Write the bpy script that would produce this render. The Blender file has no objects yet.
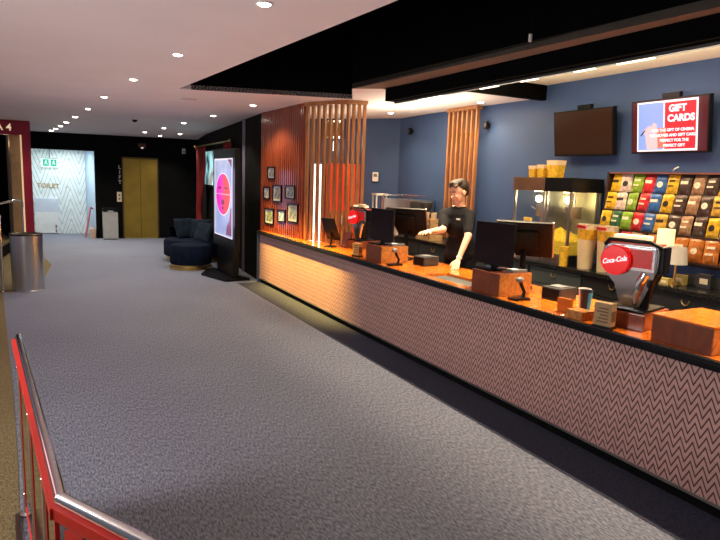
import bpy, bmesh, math, random
from mathutils import Vector, Matrix, Euler
random.seed(7)
PI = math.pi
S = bpy.context.scene
COL = S.collection
def R(d): return math.radians(d)

# ------------------------------------------------------------------ materials
MATS = {}
def mat(name, col, rough=.5, metal=0, emit=None, es=0, var=0, vscale=6, trans=0, ior=1.45, bump=0, bscale=40, spec=.5, stretch=None, coat=0):
    if name in MATS: return MATS[name]
    if name.split('_')[0] in ('tv', 'screen', 'exit'): col = tuple(c*.1 for c in col)
    m = bpy.data.materials.new(name); m.use_nodes = True
    nt = m.node_tree; b = nt.nodes['Principled BSDF']
    b.inputs['Base Color'].default_value = (*col, 1)
    b.inputs['Roughness'].default_value = rough
    b.inputs['Metallic'].default_value = metal
    b.inputs['Transmission Weight'].default_value = trans
    b.inputs['IOR'].default_value = ior
    b.inputs['Specular IOR Level'].default_value = spec
    b.inputs['Coat Weight'].default_value = coat
    if emit:
        b.inputs['Emission Color'].default_value = (*emit, 1); b.inputs['Emission Strength'].default_value = es
    if var or bump:
        tc = nt.nodes.new('ShaderNodeTexCoord'); mp = nt.nodes.new('ShaderNodeMapping')
        nt.links.new(tc.outputs['Object'], mp.inputs[0])
        if stretch: mp.inputs['Scale'].default_value = stretch
    if var:
        n = nt.nodes.new('ShaderNodeTexNoise'); n.inputs['Scale'].default_value = vscale; n.inputs['Detail'].default_value = 6
        nt.links.new(mp.outputs[0], n.inputs['Vector'])
        r = nt.nodes.new('ShaderNodeValToRGB')
        r.color_ramp.elements[0].position = .32; r.color_ramp.elements[1].position = .68
        r.color_ramp.elements[0].color = (*[c*(1-var) for c in col], 1); r.color_ramp.elements[1].color = (*[min(1, c*(1+var)) for c in col], 1)
        nt.links.new(n.outputs['Fac'], r.inputs[0]); nt.links.new(r.outputs[0], b.inputs['Base Color'])
    if bump:
        n2 = nt.nodes.new('ShaderNodeTexNoise'); n2.inputs['Scale'].default_value = bscale
        nt.links.new(mp.outputs[0], n2.inputs['Vector'])
        bp = nt.nodes.new('ShaderNodeBump'); bp.inputs['Strength'].default_value = bump; bp.inputs['Distance'].default_value = .01
        nt.links.new(n2.outputs['Fac'], bp.inputs['Height']); nt.links.new(bp.outputs[0], b.inputs['Normal'])
    MATS[name] = m
    return m

def carpet(name, dark, light, ang=0.0, sx=30, sy=7):
    m = bpy.data.materials.new(name); m.use_nodes = True; nt = m.node_tree; b = nt.nodes['Principled BSDF']
    b.inputs['Roughness'].default_value = .95; b.inputs['Specular IOR Level'].default_value = .15
    tc = nt.nodes.new('ShaderNodeTexCoord'); mp = nt.nodes.new('ShaderNodeMapping')
    mp.inputs['Rotation'].default_value = (0, 0, ang); mp.inputs['Scale'].default_value = (sx, sy, 10)
    nt.links.new(tc.outputs['Object'], mp.inputs[0])
    n = nt.nodes.new('ShaderNodeTexNoise'); n.inputs['Scale'].default_value = 2.2; n.inputs['Detail'].default_value = 3; n.inputs['Roughness'].default_value = .7
    nt.links.new(mp.outputs[0], n.inputs['Vector'])
    r = nt.nodes.new('ShaderNodeValToRGB'); r.color_ramp.elements[0].position = .36; r.color_ramp.elements[1].position = .64
    r.color_ramp.elements[0].color = (*dark, 1); r.color_ramp.elements[1].color = (*light, 1)
    nt.links.new(n.outputs['Fac'], r.inputs[0])
    n3 = nt.nodes.new('ShaderNodeTexNoise'); n3.inputs['Scale'].default_value = .8; n3.inputs['Detail'].default_value = 2
    nt.links.new(tc.outputs['Object'], n3.inputs['Vector'])
    mr = nt.nodes.new('ShaderNodeMapRange'); mr.inputs['To Min'].default_value = .85; mr.inputs['To Max'].default_value = 1.15
    nt.links.new(n3.outputs['Fac'], mr.inputs[0])
    mx = nt.nodes.new('ShaderNodeMixRGB'); mx.blend_type = 'MULTIPLY'; mx.inputs[0].default_value = 1
    nt.links.new(r.outputs[0], mx.inputs[1]); nt.links.new(mr.outputs[0], mx.inputs[2]); nt.links.new(mx.outputs[0], b.inputs['Base Color'])
    bp = nt.nodes.new('ShaderNodeBump'); bp.inputs['Strength'].default_value = .5; bp.inputs['Distance'].default_value = .006
    nt.links.new(n.outputs['Fac'], bp.inputs['Height']); nt.links.new(bp.outputs[0], b.inputs['Normal'])
    return m

def chevron(name, c_line, c_tile, axis, per, rep, amp, width=.22, rough=.35, soft=.06):
    """zigzag stripes: v = z + amp * triangle(u / per), stripes every rep"""
    m = bpy.data.materials.new(name); m.use_nodes = True; nt = m.node_tree; b = nt.nodes['Principled BSDF']
    b.inputs['Roughness'].default_value = rough
    tc = nt.nodes.new('ShaderNodeTexCoord'); sp = nt.nodes.new('ShaderNodeSeparateXYZ'); nt.links.new(tc.outputs['Object'], sp.inputs[0])
    def mth(op, a, b_=None, c_=None):
        n = nt.nodes.new('ShaderNodeMath'); n.operation = op
        for i, v in enumerate((a, b_, c_)):
            if v is None: continue
            if isinstance(v, (int, float)): n.inputs[i].default_value = v
            else: nt.links.new(v, n.inputs[i])
        return n.outputs[0]
    u = mth('DIVIDE', sp.outputs[axis], per); f = mth('FRACT', u); t = mth('ABSOLUTE', mth('SUBTRACT', f, .5))
    v = mth('ADD', mth('MULTIPLY', t, 2*amp), sp.outputs['Z'])
    g = mth('FRACT', mth('DIVIDE', v, rep)); g2 = mth('ABSOLUTE', mth('SUBTRACT', g, .5))
    r = nt.nodes.new('ShaderNodeValToRGB'); r.color_ramp.elements[0].position = width*.5; r.color_ramp.elements[1].position = width*.5+soft
    r.color_ramp.elements[0].color = (*c_line, 1); r.color_ramp.elements[1].color = (*c_tile, 1)
    nt.links.new(g2, r.inputs[0])
    n = nt.nodes.new('ShaderNodeTexNoise'); n.inputs['Scale'].default_value = 9; nt.links.new(tc.outputs['Object'], n.inputs['Vector'])
    mr = nt.nodes.new('ShaderNodeMapRange'); mr.inputs['To Min'].default_value = .82; mr.inputs['To Max'].default_value = 1.15; nt.links.new(n.outputs['Fac'], mr.inputs[0])
    mx = nt.nodes.new('ShaderNodeMixRGB'); mx.blend_type = 'MULTIPLY'; mx.inputs[0].default_value = 1
    nt.links.new(r.outputs[0], mx.inputs[1]); nt.links.new(mr.outputs[0], mx.inputs[2]); nt.links.new(mx.outputs[0], b.inputs['Base Color'])
    bp = nt.nodes.new('ShaderNodeBump'); bp.inputs['Strength'].default_value = .6; bp.inputs['Distance'].default_value = .006
    nt.links.new(g2, bp.inputs['Height']); nt.links.new(bp.outputs[0], b.inputs['Normal'])
    return m

def wood(name, c1, c2, rough=.3, scale=(1, 1, 1), dist=3, ws=3, coat=.3):
    m = bpy.data.materials.new(name); m.use_nodes = True; nt = m.node_tree; b = nt.nodes['Principled BSDF']
    b.inputs['Roughness'].default_value = rough; b.inputs['Coat Weight'].default_value = coat; b.inputs['Coat Roughness'].default_value = .15
    tc = nt.nodes.new('ShaderNodeTexCoord'); mp = nt.nodes.new('ShaderNodeMapping'); mp.inputs['Scale'].default_value = scale
    nt.links.new(tc.outputs['Object'], mp.inputs[0])
    n = nt.nodes.new('ShaderNodeTexNoise'); n.inputs['Scale'].default_value = ws; n.inputs['Detail'].default_value = 5; n.inputs['Distortion'].default_value = dist
    nt.links.new(mp.outputs[0], n.inputs['Vector'])
    r = nt.nodes.new('ShaderNodeValToRGB'); r.color_ramp.elements[0].position = .3; r.color_ramp.elements[1].position = .7
    r.color_ramp.elements[0].color = (*c1, 1); r.color_ramp.elements[1].color = (*c2, 1)
    nt.links.new(n.outputs['Fac'], r.inputs[0]); nt.links.new(r.outputs[0], b.inputs['Base Color'])
    return m

BLACK = mat('black_paint', (.006, .006, .006), .9, var=.2, bump=.1, spec=.08)
VOIDM = mat('void_black', (.003, .003, .003), .95, spec=.02, var=.2)
PLAST = mat('black_plastic', (.007, .007, .008), .3, var=.1, spec=.22)
SCRN = mat('dark_screen', (.012, .003, .003), .25, spec=.2, var=.1)
DKGREY = mat('dark_grey_plastic', (.04, .042, .045), .45, var=.1)
GREY = mat('grey_plastic', (.16, .17, .18), .45, var=.1)
CHROME = mat('chrome', (.75, .74, .72), .12, 1, var=.03)
STEEL = mat('brushed_steel', (.55, .55, .54), .3, 1, var=.08, vscale=20, stretch=(1, 1, .1))
STEELD = mat('satin_steel', (.5, .49, .47), .38, 1, var=.06, vscale=10)
WHITE = mat('white_plastic', (.75, .74, .7), .5, var=.04)
CREAM = mat('cream_paper', (.8, .68, .48), .6, var=.05)
CEIL = mat('ceiling_white', (.78, .70, .70), .85, var=.02, vscale=2)
CEILW = mat('ceiling_cream', (.85, .78, .62), .85, var=.02, vscale=2)
BLUE = mat('blue_wall_paint', (.036, .078, .20), .6, var=.08, vscale=1.5, bump=.05)
MAUVE = mat('grey_wall_paint', (.16, .14, .19), .6, var=.08, vscale=2)
RED = mat('red_paint', (.72, .03, .02), .35, var=.06)
MAGENTA = mat('crimson_paint', (.30, .008, .035), .5, var=.06)
DISC = mat('red_disc', (.85, .01, .012), .3, emit=(1, .02, .02), es=.35, var=.02)
CURT = mat('red_velvet', (.22, .006, .006), .8, var=.4, vscale=12, stretch=(1, 1, .1))
GOLD = mat('gold_metal_door', (.33, .22, .035), .35, .65, var=.12, vscale=3)
BRASS = mat('brass', (.6, .42, .15), .3, 1, var=.05)
NAVY = mat('navy_velvet', (.006, .010, .024), .9, spec=.1, var=.3, vscale=8, bump=.2)
NAVYL = mat('slate_velvet', (.02, .03, .045), .9, spec=.1, var=.3, vscale=8, bump=.2)
ORANGE = wood('orange_counter_wood', (.50, .105, .008), (.80, .20, .014), .2, (3, .5, 3), 1.5, 2.5, .5)
REDWOOD = wood('red_brown_panel_wood', (.16, .032, .014), (.30, .07, .03), .25, (12, 12, .6), 1, 2, .5)
SLATW = wood('brown_slat_wood', (.26, .10, .032), (.46, .20, .07), .4, (8, 8, .8), 1, 3, .1)
BOXD = wood('dark_red_box_wood', (.16, .035, .012), (.24, .06, .02), .35, (2, 2, 1), 2, 3, .2)
BOXL = wood('lit_burl_box_wood', (.32, .10, .02), (.62, .30, .08), .3, (3, 3, 3), 4, 3, .3)
CABG = mat('grey_green_laminate', (.055, .065, .062), .5, var=.08)
STONE = mat('dark_stone_worktop', (.012, .013, .014), .2, var=.4, vscale=60)
CARP = carpet('grey_blue_carpet', (.088, .100, .138), (.29, .31, .385), R(8), 44, 12)
CARP_SHADOW = carpet('counter_shadow_carpet', (.03, .034, .055), (.075, .08, .115), R(8), 62, 17)
OLIVE = carpet('olive_brown_carpet', (.10, .075, .035), (.27, .215, .11), R(8), 50, 18)
TILE = chevron('chevron_counter_tile', (.09, .03, .025), (.58, .35, .31), 'Y', .075, .058, .075, .26)
TILEW = chevron('white_chevron_wall', (.30, .40, .38), (.85, .92, .92), 'X', .48, .28, .72, .07, .4, .06)
GLASS = mat('clear_glass', (.95, .97, .96), .03, trans=1, ior=1.45)
TGLASS = mat('bronze_mirror_glass', (.62, .58, .5), .06, 1.0, var=.02)
ACRY = mat('clear_acrylic', (.9, .88, .8), .08, trans=.9, ior=1.3)
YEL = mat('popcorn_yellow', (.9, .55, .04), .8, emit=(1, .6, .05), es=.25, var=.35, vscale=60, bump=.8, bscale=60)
TUB = mat('cream_popcorn_tub', (.80, .66, .42), .5, var=.05)
TUBY = mat('yellow_tub_print', (.75, .45, .03), .5, var=.3, vscale=30)
EMW = mat('warm_light_diffuser', (1, .9, .7), .5, emit=(1, .80, .5), es=14)
EMN = mat('neutral_light_diffuser', (1, .95, .85), .5, emit=(1, .90, .74), es=16)
EML = mat('led_strip_light', (1, .9, .7), .5, emit=(1, .85, .6), es=3)
SHADE = mat('glowing_shade', (.95, .85, .6), .6, emit=(1, .78, .42), es=.75)
GSHADE = mat('pale_grey_shade', (.6, .58, .5), .7, emit=(.7, .65, .5), es=.12)
SKIN = mat('skin', (.68, .40, .28), .5, var=.05)
HAIR = mat('dark_brown_hair', (.018, .009, .005), .55, var=.5, vscale=60, bump=.5, stretch=(1, 1, .3))
HAIRL = mat('mid_brown_hair', (.05, .024, .010), .5, var=.5, vscale=60, bump=.5, stretch=(1, 1, .3))
TEE = mat('black_cotton', (.012, .012, .013), .9, var=.3, vscale=12, bump=.2, spec=.15)
TROU = mat('black_trousers', (.008, .008, .010), .9, var=.2, spec=.15)

# ------------------------------------------------------------------ mesh builder
class MB:
    def __init__(s): s.bm = bmesh.new(); s.smooth = False
    def _add(s, verts, faces, M=None):
        vs = [s.bm.verts.new(M @ Vector(v) if M else Vector(v)) for v in verts]
        for f in faces:
            try: s.bm.faces.new([vs[i] for i in f])
            except ValueError: pass
        return vs
    def box(s, a, b, M=None, bevel=0):
        x0, y0, z0 = a; x1, y1, z1 = b
        v = [(x0,y0,z0),(x1,y0,z0),(x1,y1,z0),(x0,y1,z0),(x0,y0,z1),(x1,y0,z1),(x1,y1,z1),(x0,y1,z1)]
        if bevel:
            t = bmesh.new(); vv = [t.verts.new(q) for q in v]
            for f in ((0,3,2,1),(4,5,6,7),(0,1,5,4),(1,2,6,5),(2,3,7,6),(3,0,4,7)): t.faces.new([vv[i] for i in f])
            bmesh.ops.bevel(t, geom=t.edges[:], offset=bevel, segments=2, profile=.7, affect='EDGES')
            t.verts.index_update()
            s._add([q.co.copy() for q in t.verts], [[q.index for q in f.verts] for f in t.faces], M); t.free()
        else:
            s._add(v, ((0,3,2,1),(4,5,6,7),(0,1,5,4),(1,2,6,5),(2,3,7,6),(3,0,4,7)), M)
        return s
    def prism(s, poly, z0, z1, M=None):
        n = len(poly)
        s._add([(x, y, z0) for x, y in poly]+[(x, y, z1) for x, y in poly],
               [list(range(n))[::-1], list(range(n, 2*n))]+[(i, (i+1) % n, n+(i+1) % n, n+i) for i in range(n)], M); return s
    def quad(s, *p): s._add(p, [list(range(len(p)))]); return s
    def lathe(s, prof, c=(0,0,0), n=24, M=None, a0=0, a1=2*PI, sx=1, sy=1):
        s.smooth = True
        full = abs(a1-a0-2*PI) < 1e-6; k = n if full else n+1
        vs = []
        for r, z in prof:
            for i in range(k):
                a = a0+(a1-a0)*i/n; vs.append((c[0]+r*math.cos(a)*sx, c[1]+r*math.sin(a)*sy, c[2]+z))
        fs = []
        for j in range(len(prof)-1):
            for i in range(n):
                i2 = (i+1) % k; fs.append((j*k+i, j*k+i2, (j+1)*k+i2, (j+1)*k+i))
        if full:
            if prof[0][0] > 1e-6: fs.append(list(range(k))[::-1])
            if prof[-1][0] > 1e-6: fs.append([(len(prof)-1)*k+i for i in range(k)])
        s._add(vs, fs, M); return s
    def cyl(s, p0, p1, r0, r1=None, n=16, M=None):
        r1 = r0 if r1 is None else r1
        p0 = Vector(p0); p1 = Vector(p1); d = p1-p0; q = d.to_track_quat('Z', 'Y').to_matrix().to_4x4()
        m = Matrix.Translation(p0) @ q
        if M: m = M @ m
        return s.lathe([(r0, 0), (r1, d.length)], n=n, M=m)
    def ball(s, c, r, n=14, sc=(1,1,1), M=None):
        k = n//2+1; pr = [(r*math.sin(PI*i/k), -r*math.cos(PI*i/k)) for i in range(k+1)]
        m = Matrix.Translation(c) @ Matrix.Diagonal((*sc, 1))
        if M: m = M @ m
        return s.lathe(pr, n=n, M=m)
    def tube(s, pts, r, n=10, M=None):
        pts = [Vector(p) for p in pts]; s.smooth = True
        rs = r if isinstance(r, (list, tuple)) else [r]*len(pts)
        vs = []; up = Vector((0, 0, 1))
        prev = None
        for i, p in enumerate(pts):
            d = (pts[min(i+1, len(pts)-1)]-pts[max(i-1, 0)]).normalized()
            if prev is None:
                a = d.cross(up) if abs(d.dot(up)) < .95 else d.cross(Vector((1, 0, 0)))
            else: a = prev-d*prev.dot(d)
            a.normalize(); b = d.cross(a); prev = a
            for k in range(n):
                t = 2*PI*k/n; vs.append(p+a*math.cos(t)*rs[i]+b*math.sin(t)*rs[i])
        fs = [(j*n+k, j*n+(k+1) % n, (j+1)*n+(k+1) % n, (j+1)*n+k) for j in range(len(pts)-1) for k in range(n)]
        fs += [list(range(n))[::-1], [(len(pts)-1)*n+k for k in range(n)]]
        s._add(vs, fs, M); return s
    def build(s, name, m, parent=None, world=False):
        bm = s.bm
        if world and parent is not None:
            p = parent; o_ = Vector(p.location)
            while p.parent: p = p.parent; o_ += Vector(p.location)
            bmesh.ops.translate(bm, vec=-o_, verts=bm.verts[:])
        bmesh.ops.remove_doubles(bm, verts=bm.verts[:], dist=1e-6)
        bmesh.ops.recalc_face_normals(bm, faces=bm.faces[:])
        me = bpy.data.meshes.new(name)
        if s.smooth:
            for f in bm.faces: f.smooth = True
            for e in bm.edges:
                if len(e.link_faces) == 2 and e.calc_face_angle(0) > R(38): e.smooth = False
        bm.to_mesh(me); bm.free()
        for q in (m if isinstance(m, list) else [m]): me.materials.append(q)
        o = bpy.data.objects.new(name, me); COL.objects.link(o)
        if parent is not None: o.parent = parent
        return o

def tag(o, label=None, cat=None, group=None, kind=None):
    if label: o['label'] = label
    if cat: o['category'] = cat
    if group: o['group'] = group
    if kind: o['kind'] = kind
    return o
def thing(name, label, cat, loc=(0,0,0), rz=0, group=None):
    o = bpy.data.objects.new(name, None); COL.objects.link(o); o.empty_display_size = .1
    o.location = loc; o.rotation_euler = (0, 0, rz)
    return tag(o, label, cat, group)
KIDS = {}
def copy_tree(o, parent=None):
    c = o.copy(); COL.objects.link(c); c.parent = parent
    for ch in list(o.children): copy_tree(ch, c)
    return c
def dup(o, loc, rz, label, group=None):
    c = copy_tree(o); c.location = loc; c.rotation_euler = (0, 0, rz); c['label'] = label
    if group: c['group'] = group
    return c
def struct(name, mb, m, label=None):
    o = mb.build(name, m); o['kind'] = 'structure'
    if label: o['label'] = label
    return o
def text(name, s, size, M, m, parent, ext=.002, shear=0, align='CENTER', bold=0, sx=1):
    c = bpy.data.curves.new(name, 'FONT'); c.body = s; c.size = size; c.extrude = ext; c.align_x = align; c.align_y = 'CENTER'; c.shear = shear; c.offset = bold
    o = bpy.data.objects.new(name+'_t', c); COL.objects.link(o)
    bpy.context.view_layer.update()
    me = bpy.data.meshes.new_from_object(o.evaluated_get(bpy.context.evaluated_depsgraph_get()))
    bpy.data.objects.remove(o); bpy.data.curves.remove(c)
    me.transform(M @ Matrix.Diagonal((sx, 1, 1, 1))); me.materials.clear(); me.materials.append(m)
    ob = bpy.data.objects.new(name, me); COL.objects.link(ob)
    if parent is not None: ob.parent = parent
    return ob
def frame(origin, xdir, ydir):
    """matrix whose local x runs along xdir, y along ydir"""
    x = Vector(xdir).normalized(); y = Vector(ydir).normalized(); z = x.cross(y)
    M = Matrix((x, y, z)).transposed().to_4x4(); M.translation = Vector(origin); return M
def lamp(name, kind, loc, energy, col, size=.1, rot=(0,0,0), spot=None, blend=.5, parent=None, sy=None):
    l = bpy.data.lights.new(name, kind); l.energy = energy; l.color = col
    if kind == 'AREA':
        l.size = size
        if sy: l.shape = 'RECTANGLE'; l.size_y = sy
    else: l.shadow_soft_size = size
    if spot: l.spot_size = spot; l.spot_blend = blend
    o = bpy.data.objects.new(name, l); COL.objects.link(o); o.location = loc; o.rotation_euler = rot
    if parent: o.parent = parent
    return o

# ------------------------------------------------------------------ room shell
def zc(y):   # the hall ceiling falls slightly towards the far wall
    return 2.85 if y < 8 else 2.85-(y-8)*.0145
def wy(x): return 17.55-.137*x      # far wall line

f = MB(); f.box((-.6, -2.5, -.12), (5.45, 19.3, 0)); struct('floor', f, CARP, 'grey blue woven carpet of the hall')
# olive carpet on the left (raised a hair above the grey one)
f = MB(); f.prism([(-4, -2.5), (.12, -2.5), (-.12, 2.2), (-.19, 4.0), (-.25, 5.2), (-.545, 9.9), (-4, 9.9)], -.1, .004)
f.prism([(-4, 9.9), (-.42, 9.9), (-.1, 10.0), (.12, 12.6), (0, 13.7), (-.15, 14.9), (-.15, 19), (-4, 19)], -.1, .004)
o = f.build('floor', OLIVE); o['kind'] = 'structure'; o['label'] = 'olive brown carpet along the left side'
f = MB(); f.prism([(-4, 12.9), (-1.1, 12.9), (-.74, 13.5), (-.60, 14.7), (-.84, 16.28), (-4, 16.28)], .24, .28); st = thing('platform', 'low carpeted platform with black riser inside the crimson doorway', 'platform', (-1.5, 14, 0))
f.build('platform_top', OLIVE, st, True)
f = MB(); f.prism([(-4, 12.92), (-1.11, 12.92), (-.76, 13.5), (-.62, 14.7), (-.86, 16.26), (-4, 16.26)], .005, .24); f.build('riser', BLACK, st, True)

f = MB(); f.box((2.86, -2.5, -.1), (3.262, 9.72, .004)); o = f.build('floor', CARP_SHADOW); o['kind'] = 'structure'; o['label'] = 'shadow along the foot of the counter, painted as dark navy carpet'  # shadow of the counter overhang, painted as a darker carpet strip
# ceiling: hall, with an opening (black void), raised bay over the counter
CH = .06
c = MB()
def cq(poly):   # ceiling slab piece
    n = len(poly)
    c._add([(x, y, zc(y)) for x, y in poly]+[(x, y, zc(y)+CH) for x, y in poly],
           [list(range(n))[::-1], list(range(n, 2*n))]+[(i, (i+1) % n, n+(i+1) % n, n+i) for i in range(n)])
cq([(-4, -2.5), (2.28, -2.5), (1.59, 8.0), (-4, 8.0)])
cq([(-4, 8.0), (1.59, 8.0), (6, 8.0), (6, 19.3), (-4, 19.3)])
cq([(1.59, 8.05), (3.71, 7.35), (6, 7.35), (6, 8.05)])
cq([(3.71, 7.35), (3.29, 6.53), (3.55, 6.30), (3.6, 5.62), (6, 5.62), (6, 7.35)])
struct('ceiling', c, CEIL, 'white plaster ceiling with a black opening')
c = MB(); c.prism([(3.29, 6.53), (3.72, -2.5), (3.86, -2.5), (3.62, 6.30), (3.55, 6.3)], 2.85, 2.91); struct('trim_4', c, mat('shaded_soffit', (.16, .135, .11), .9, var=.05), 'ceiling strip between the black opening and the beam, shade painted grey')  # part of the ceiling; its dimness is put into the grey colour
c = MB(); c.box((3.6, -2.5, 2.99), (6, 5.62, 3.05)); o = struct('ceiling', c, CEILW, 'raised cream ceiling above the back counter')
# void: black sides and lid
V = [(2.28, -2.5), (1.59, 8.05), (3.71, 7.35), (3.29, 6.53), (3.72, -2.5)]
c = MB()
for i in range(4):
    a, b = V[i], V[i+1]; c.quad((*a, 2.85), (*b, 2.85), (*b, 3.9), (*a, 3.9))
c.prism(V, 3.9, 3.95); struct('trim_1', c, VOIDM, 'black sides of the ceiling opening')
# black step closing the raised bay, and the bulkhead beam with its strip light
c = MB(); c.box((3.64, 5.56, 2.815), (5.42, 5.64, 3.01)); struct('trim_2', c, VOIDM, 'black step between the two ceiling levels')
bmz = thing('ceiling_beam', 'long black bulkhead beam hanging above the service counter', 'beam', (3.7, 2, 2.66))
c = MB(); c.box((3.60, -2.4, 2.71), (3.72, 6.28, 2.99), bevel=.004); c.build('beam_body', VOIDM, bmz, True)
c = MB(); c.box((3.705, -2.4, 2.69), (3.75, 6.25, 2.715)); c.build('light_channel', DKGREY, bmz, True)
for y0, y1 in ((5.3, 5.75), (4.45, 4.7), (3.95, 4.15), (3.35, 3.55), (2.85, 3.15), (1.95, 2.35), (1.2, 1.6)):
    c = MB(); c.box((3.722, y0, 2.684), (3.748, y1, 2.691)); c.build('light_strip', EML, bmz, True)

# far wall with the toilets opening
def farbox(mb, x0, x1, z0, z1, d0=0, d1=.14):
    mb._add([(x, wy(x)+d, z) for z in (z0, z1) for x, d in ((x0, d0), (x1, d0), (x1, d1), (x0, d1))],
            ((0,3,2,1),(4,5,6,7),(0,1,5,4),(1,2,6,5),(2,3,7,6),(3,0,4,7)))
w = MB(); farbox(w, 1.27, 5.0, 0, 2.80); farbox(w, -4, -.22, 0, 2.80); farbox(w, -.22, 1.27, 2.285, 2.80)
struct('wall_far', w, BLACK, 'black far wall')
# toilets passage behind the opening
w = MB()
farbox(w, -.3, 1.12, 0, 2.4, 1.3, 1.36); struct('wall_passage', w, TILEW, 'white chevron tiled wall of the toilets passage')
w = MB(); w.prism([(1.27, wy(1.27)+.14), (1.33, wy(1.3)+.14), (1.22, wy(1.1)+1.36), (1.12, wy(1.1)+1.36)], 0, 2.4); struct('wall_passage_right', w, mat('pale_blue_wall', (.45, .58, .72), .6, var=.06, vscale=2))
w = MB(); w.prism([(-.28, wy(-.22)+.14), (-.22, wy(-.22)+.14), (-.24, wy(-.3)+1.36), (-.3, wy(-.3)+1.36)], 0, 2.4); struct('wall_passage_left', w, WHITE)
w = MB(); w.prism([(-.3, wy(-.3)+.14), (1.33, wy(1.33)+.14), (1.25, wy(1.2)+1.36), (-.3, wy(-.3)+1.36)], 2.36, 2.4); struct('ceiling_passage', w, WHITE)
# dark right wall from the counter end to the far wall
w = MB(); w.prism([(3.27, 9.78), (3.34, 9.78), (3.70, 15.0), (3.95, 17.0), (3.86, 17.0), (3.60, 15.0)], 0, 2.83)
struct('wall_right', w, mat('dark_brown_black_paint', (.009, .007, .006), .8, var=.25, vscale=3, spec=.08), 'near black wall behind the kiosk')
# blue wall behind the counter + angled wall
w = MB(); w.box((5.42, -2.4, 0), (5.52, 8.92, 3.01)); struct('wall_back', w, BLUE, 'deep blue wall behind the counter')
w = MB(); w.prism([(5.42, 8.9), (5.52, 8.98), (4.80, 9.66), (4.72, 9.6)], 0, 2.85); struct('wall_corner', w, BLUE, 'blue angled wall')
w = MB(); w.prism([(4.72, 9.6), (4.80, 9.66), (3.38, 11.0), (3.30, 10.95)], 0, 2.85); struct('wall_angled', w, MAUVE, 'grey wall behind the slat screen')
# skirting on right dark wall end (blue-grey edge strip)
w = MB(); w.prism([(3.21, 9.72), (3.262, 9.72), (3.262, 9.78), (3.21, 9.78)], 0, .86); struct('trim_3', w, mat('blue_grey_edge', (.06, .08, .12), .5, var=.1))

# timber panelled wall on the counter (ribbed)
def ribs(mb, p0, p1, z0, z1, pitch=.075, depth=.03, thick=.05):
    p0 = Vector((*p0, 0)); p1 = Vector((*p1, 0)); L = (p1-p0).length; d = (p1-p0)/L; nrm = Vector((d.y, -d.x, 0))
    n = max(1, round(L/pitch)); st_ = L/n
    poly = []
    for i in range(n):
        a = i*st_
        for t, h in ((0, 0), (.12, 0), (.2, 1), (.8, 1), (.88, 0)):
            q = p0+d*(a+t*st_)-nrm*(depth*h); poly.append((q.x, q.y))
    e = p1; poly.append((e.x, e.y)); b1 = p1+nrm*thick; b0 = p0+nrm*thick; poly += [(b1.x, b1.y), (b0.x, b0.y)]
    mb.prism(poly, z0, z1)
w = MB(); ribs(w, (3.385, 8.30), (3.285, 9.76), .89, 2.85); ribs(w, (3.40, 8.20), (3.386, 8.298), .89, 2.85, .05)
struct('wall_timber', w, REDWOOD, 'glossy red brown ribbed timber wall at the far end of the counter')

# ------------------------------------------------------------------ slat screens
scr = thing('slat_screen', 'tall open brown timber slat screen standing on the far end of the counter', 'screen', (3.6, 7.6, .89))
A = Vector((3.41, 8.14, 0)); B_ = Vector((3.72, 7.47, 0)); C_ = Vector((3.94, 7.42, 0))
pts = [A.lerp(B_, i/7) for i in range(8)]+[B_.lerp(C_, i/3) for i in range(1, 4)]
for i, p in enumerate(pts):
    d = (B_-A).normalized() if i < 8 else (C_-B_).normalized()
    M = frame((p.x, p.y, 0), d, (-d.y, d.x, 0))
    m = MB(); m.box((-.022, -.018, .895), (.022, .018, 2.80), M, bevel=.003); m.build('slat', SLATW, scr, True)
for a, b in ((A, B_), (B_, C_)):
    d = (b-a).normalized(); M = frame((a.x, a.y, 0), d, (-d.y, d.x, 0)); L = (b-a).length
    m = MB(); m.box((-.03, -.05, 2.80), (L+.03, .05, 2.845), M); m.build('top_rail', SLATW, scr, True)
scr2 = thing('slat_screen', 'narrow brown timber slat screen fixed to the blue wall behind the attendant', 'screen', (5.3, 7, .92))
for i in range(7):
    y = 6.70+i*.105
    m = MB(); m.box((5.28, y-.015, .93), (5.33, y+.015, 2.75), bevel=.003); m.build('slat', SLATW, scr2, True)
m = MB(); m.box((5.26, 6.67, 2.75), (5.36, 7.36, 2.795)); m.build('top_rail', SLATW, scr2, True)
for zz in (1.3, 2.4):
    m = MB(); m.box((5.33, 6.70, zz), (5.345, 7.34, zz+.04)); m.box((5.345, 7.0, zz), (5.415, 7.04, zz+.04)); m.build('wall_bracket', PLAST, scr2, True)

# ------------------------------------------------------------------ main counter
ct = thing('service_counter', 'long service counter with mauve chevron tile front and orange timber top', 'counter', (3.6, 5, 0))
m = MB(); m.box((3.24, -1.5, .085), (3.28, 9.72, .84)); m.build('tile_panel', TILE, ct, True)
m = MB(); m.box((3.235, -1.5, .07), (3.285, 9.72, .088)); m.build('metal_trim', STEELD, ct, True)
m = MB(); m.box((3.262, -1.5, 0), (3.9, 9.72, .07)); m.build('toe_kick', BLACK, ct, True)
m = MB(); m.box((3.28, -1.5, .07), (3.9, 4.15, .84)); m.box((3.28, 4.15, .07), (3.9, 4.95, .80)); m.box((3.28, 4.95, .07), (3.9, 9.72, .84)); m.build('carcass', CABG, ct, True)
m = MB(); m.box((3.185, -1.5, .835), (3.222, 9.74, .875), bevel=.006); m.build('front_edge', PLAST, ct, True)
m = MB(); m.box((3.215, -1.5, .84), (4.0, 4.2, .89), bevel=.004); m.box((3.215, 4.9, .84), (4.0, 9.74, .89), bevel=.004)
m.box((3.215, 4.2, .84), (3.33, 4.9, .89)); m.box((3.62, 4.2, .84), (4.0, 4.9, .89)); m.build('worktop', ORANGE, ct, True)
m = MB(); m.box((3.19, -1.5, .875), (3.225, 9.74, .892), bevel=.004); m.build('edge_strip', STONE, ct, True)
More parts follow.
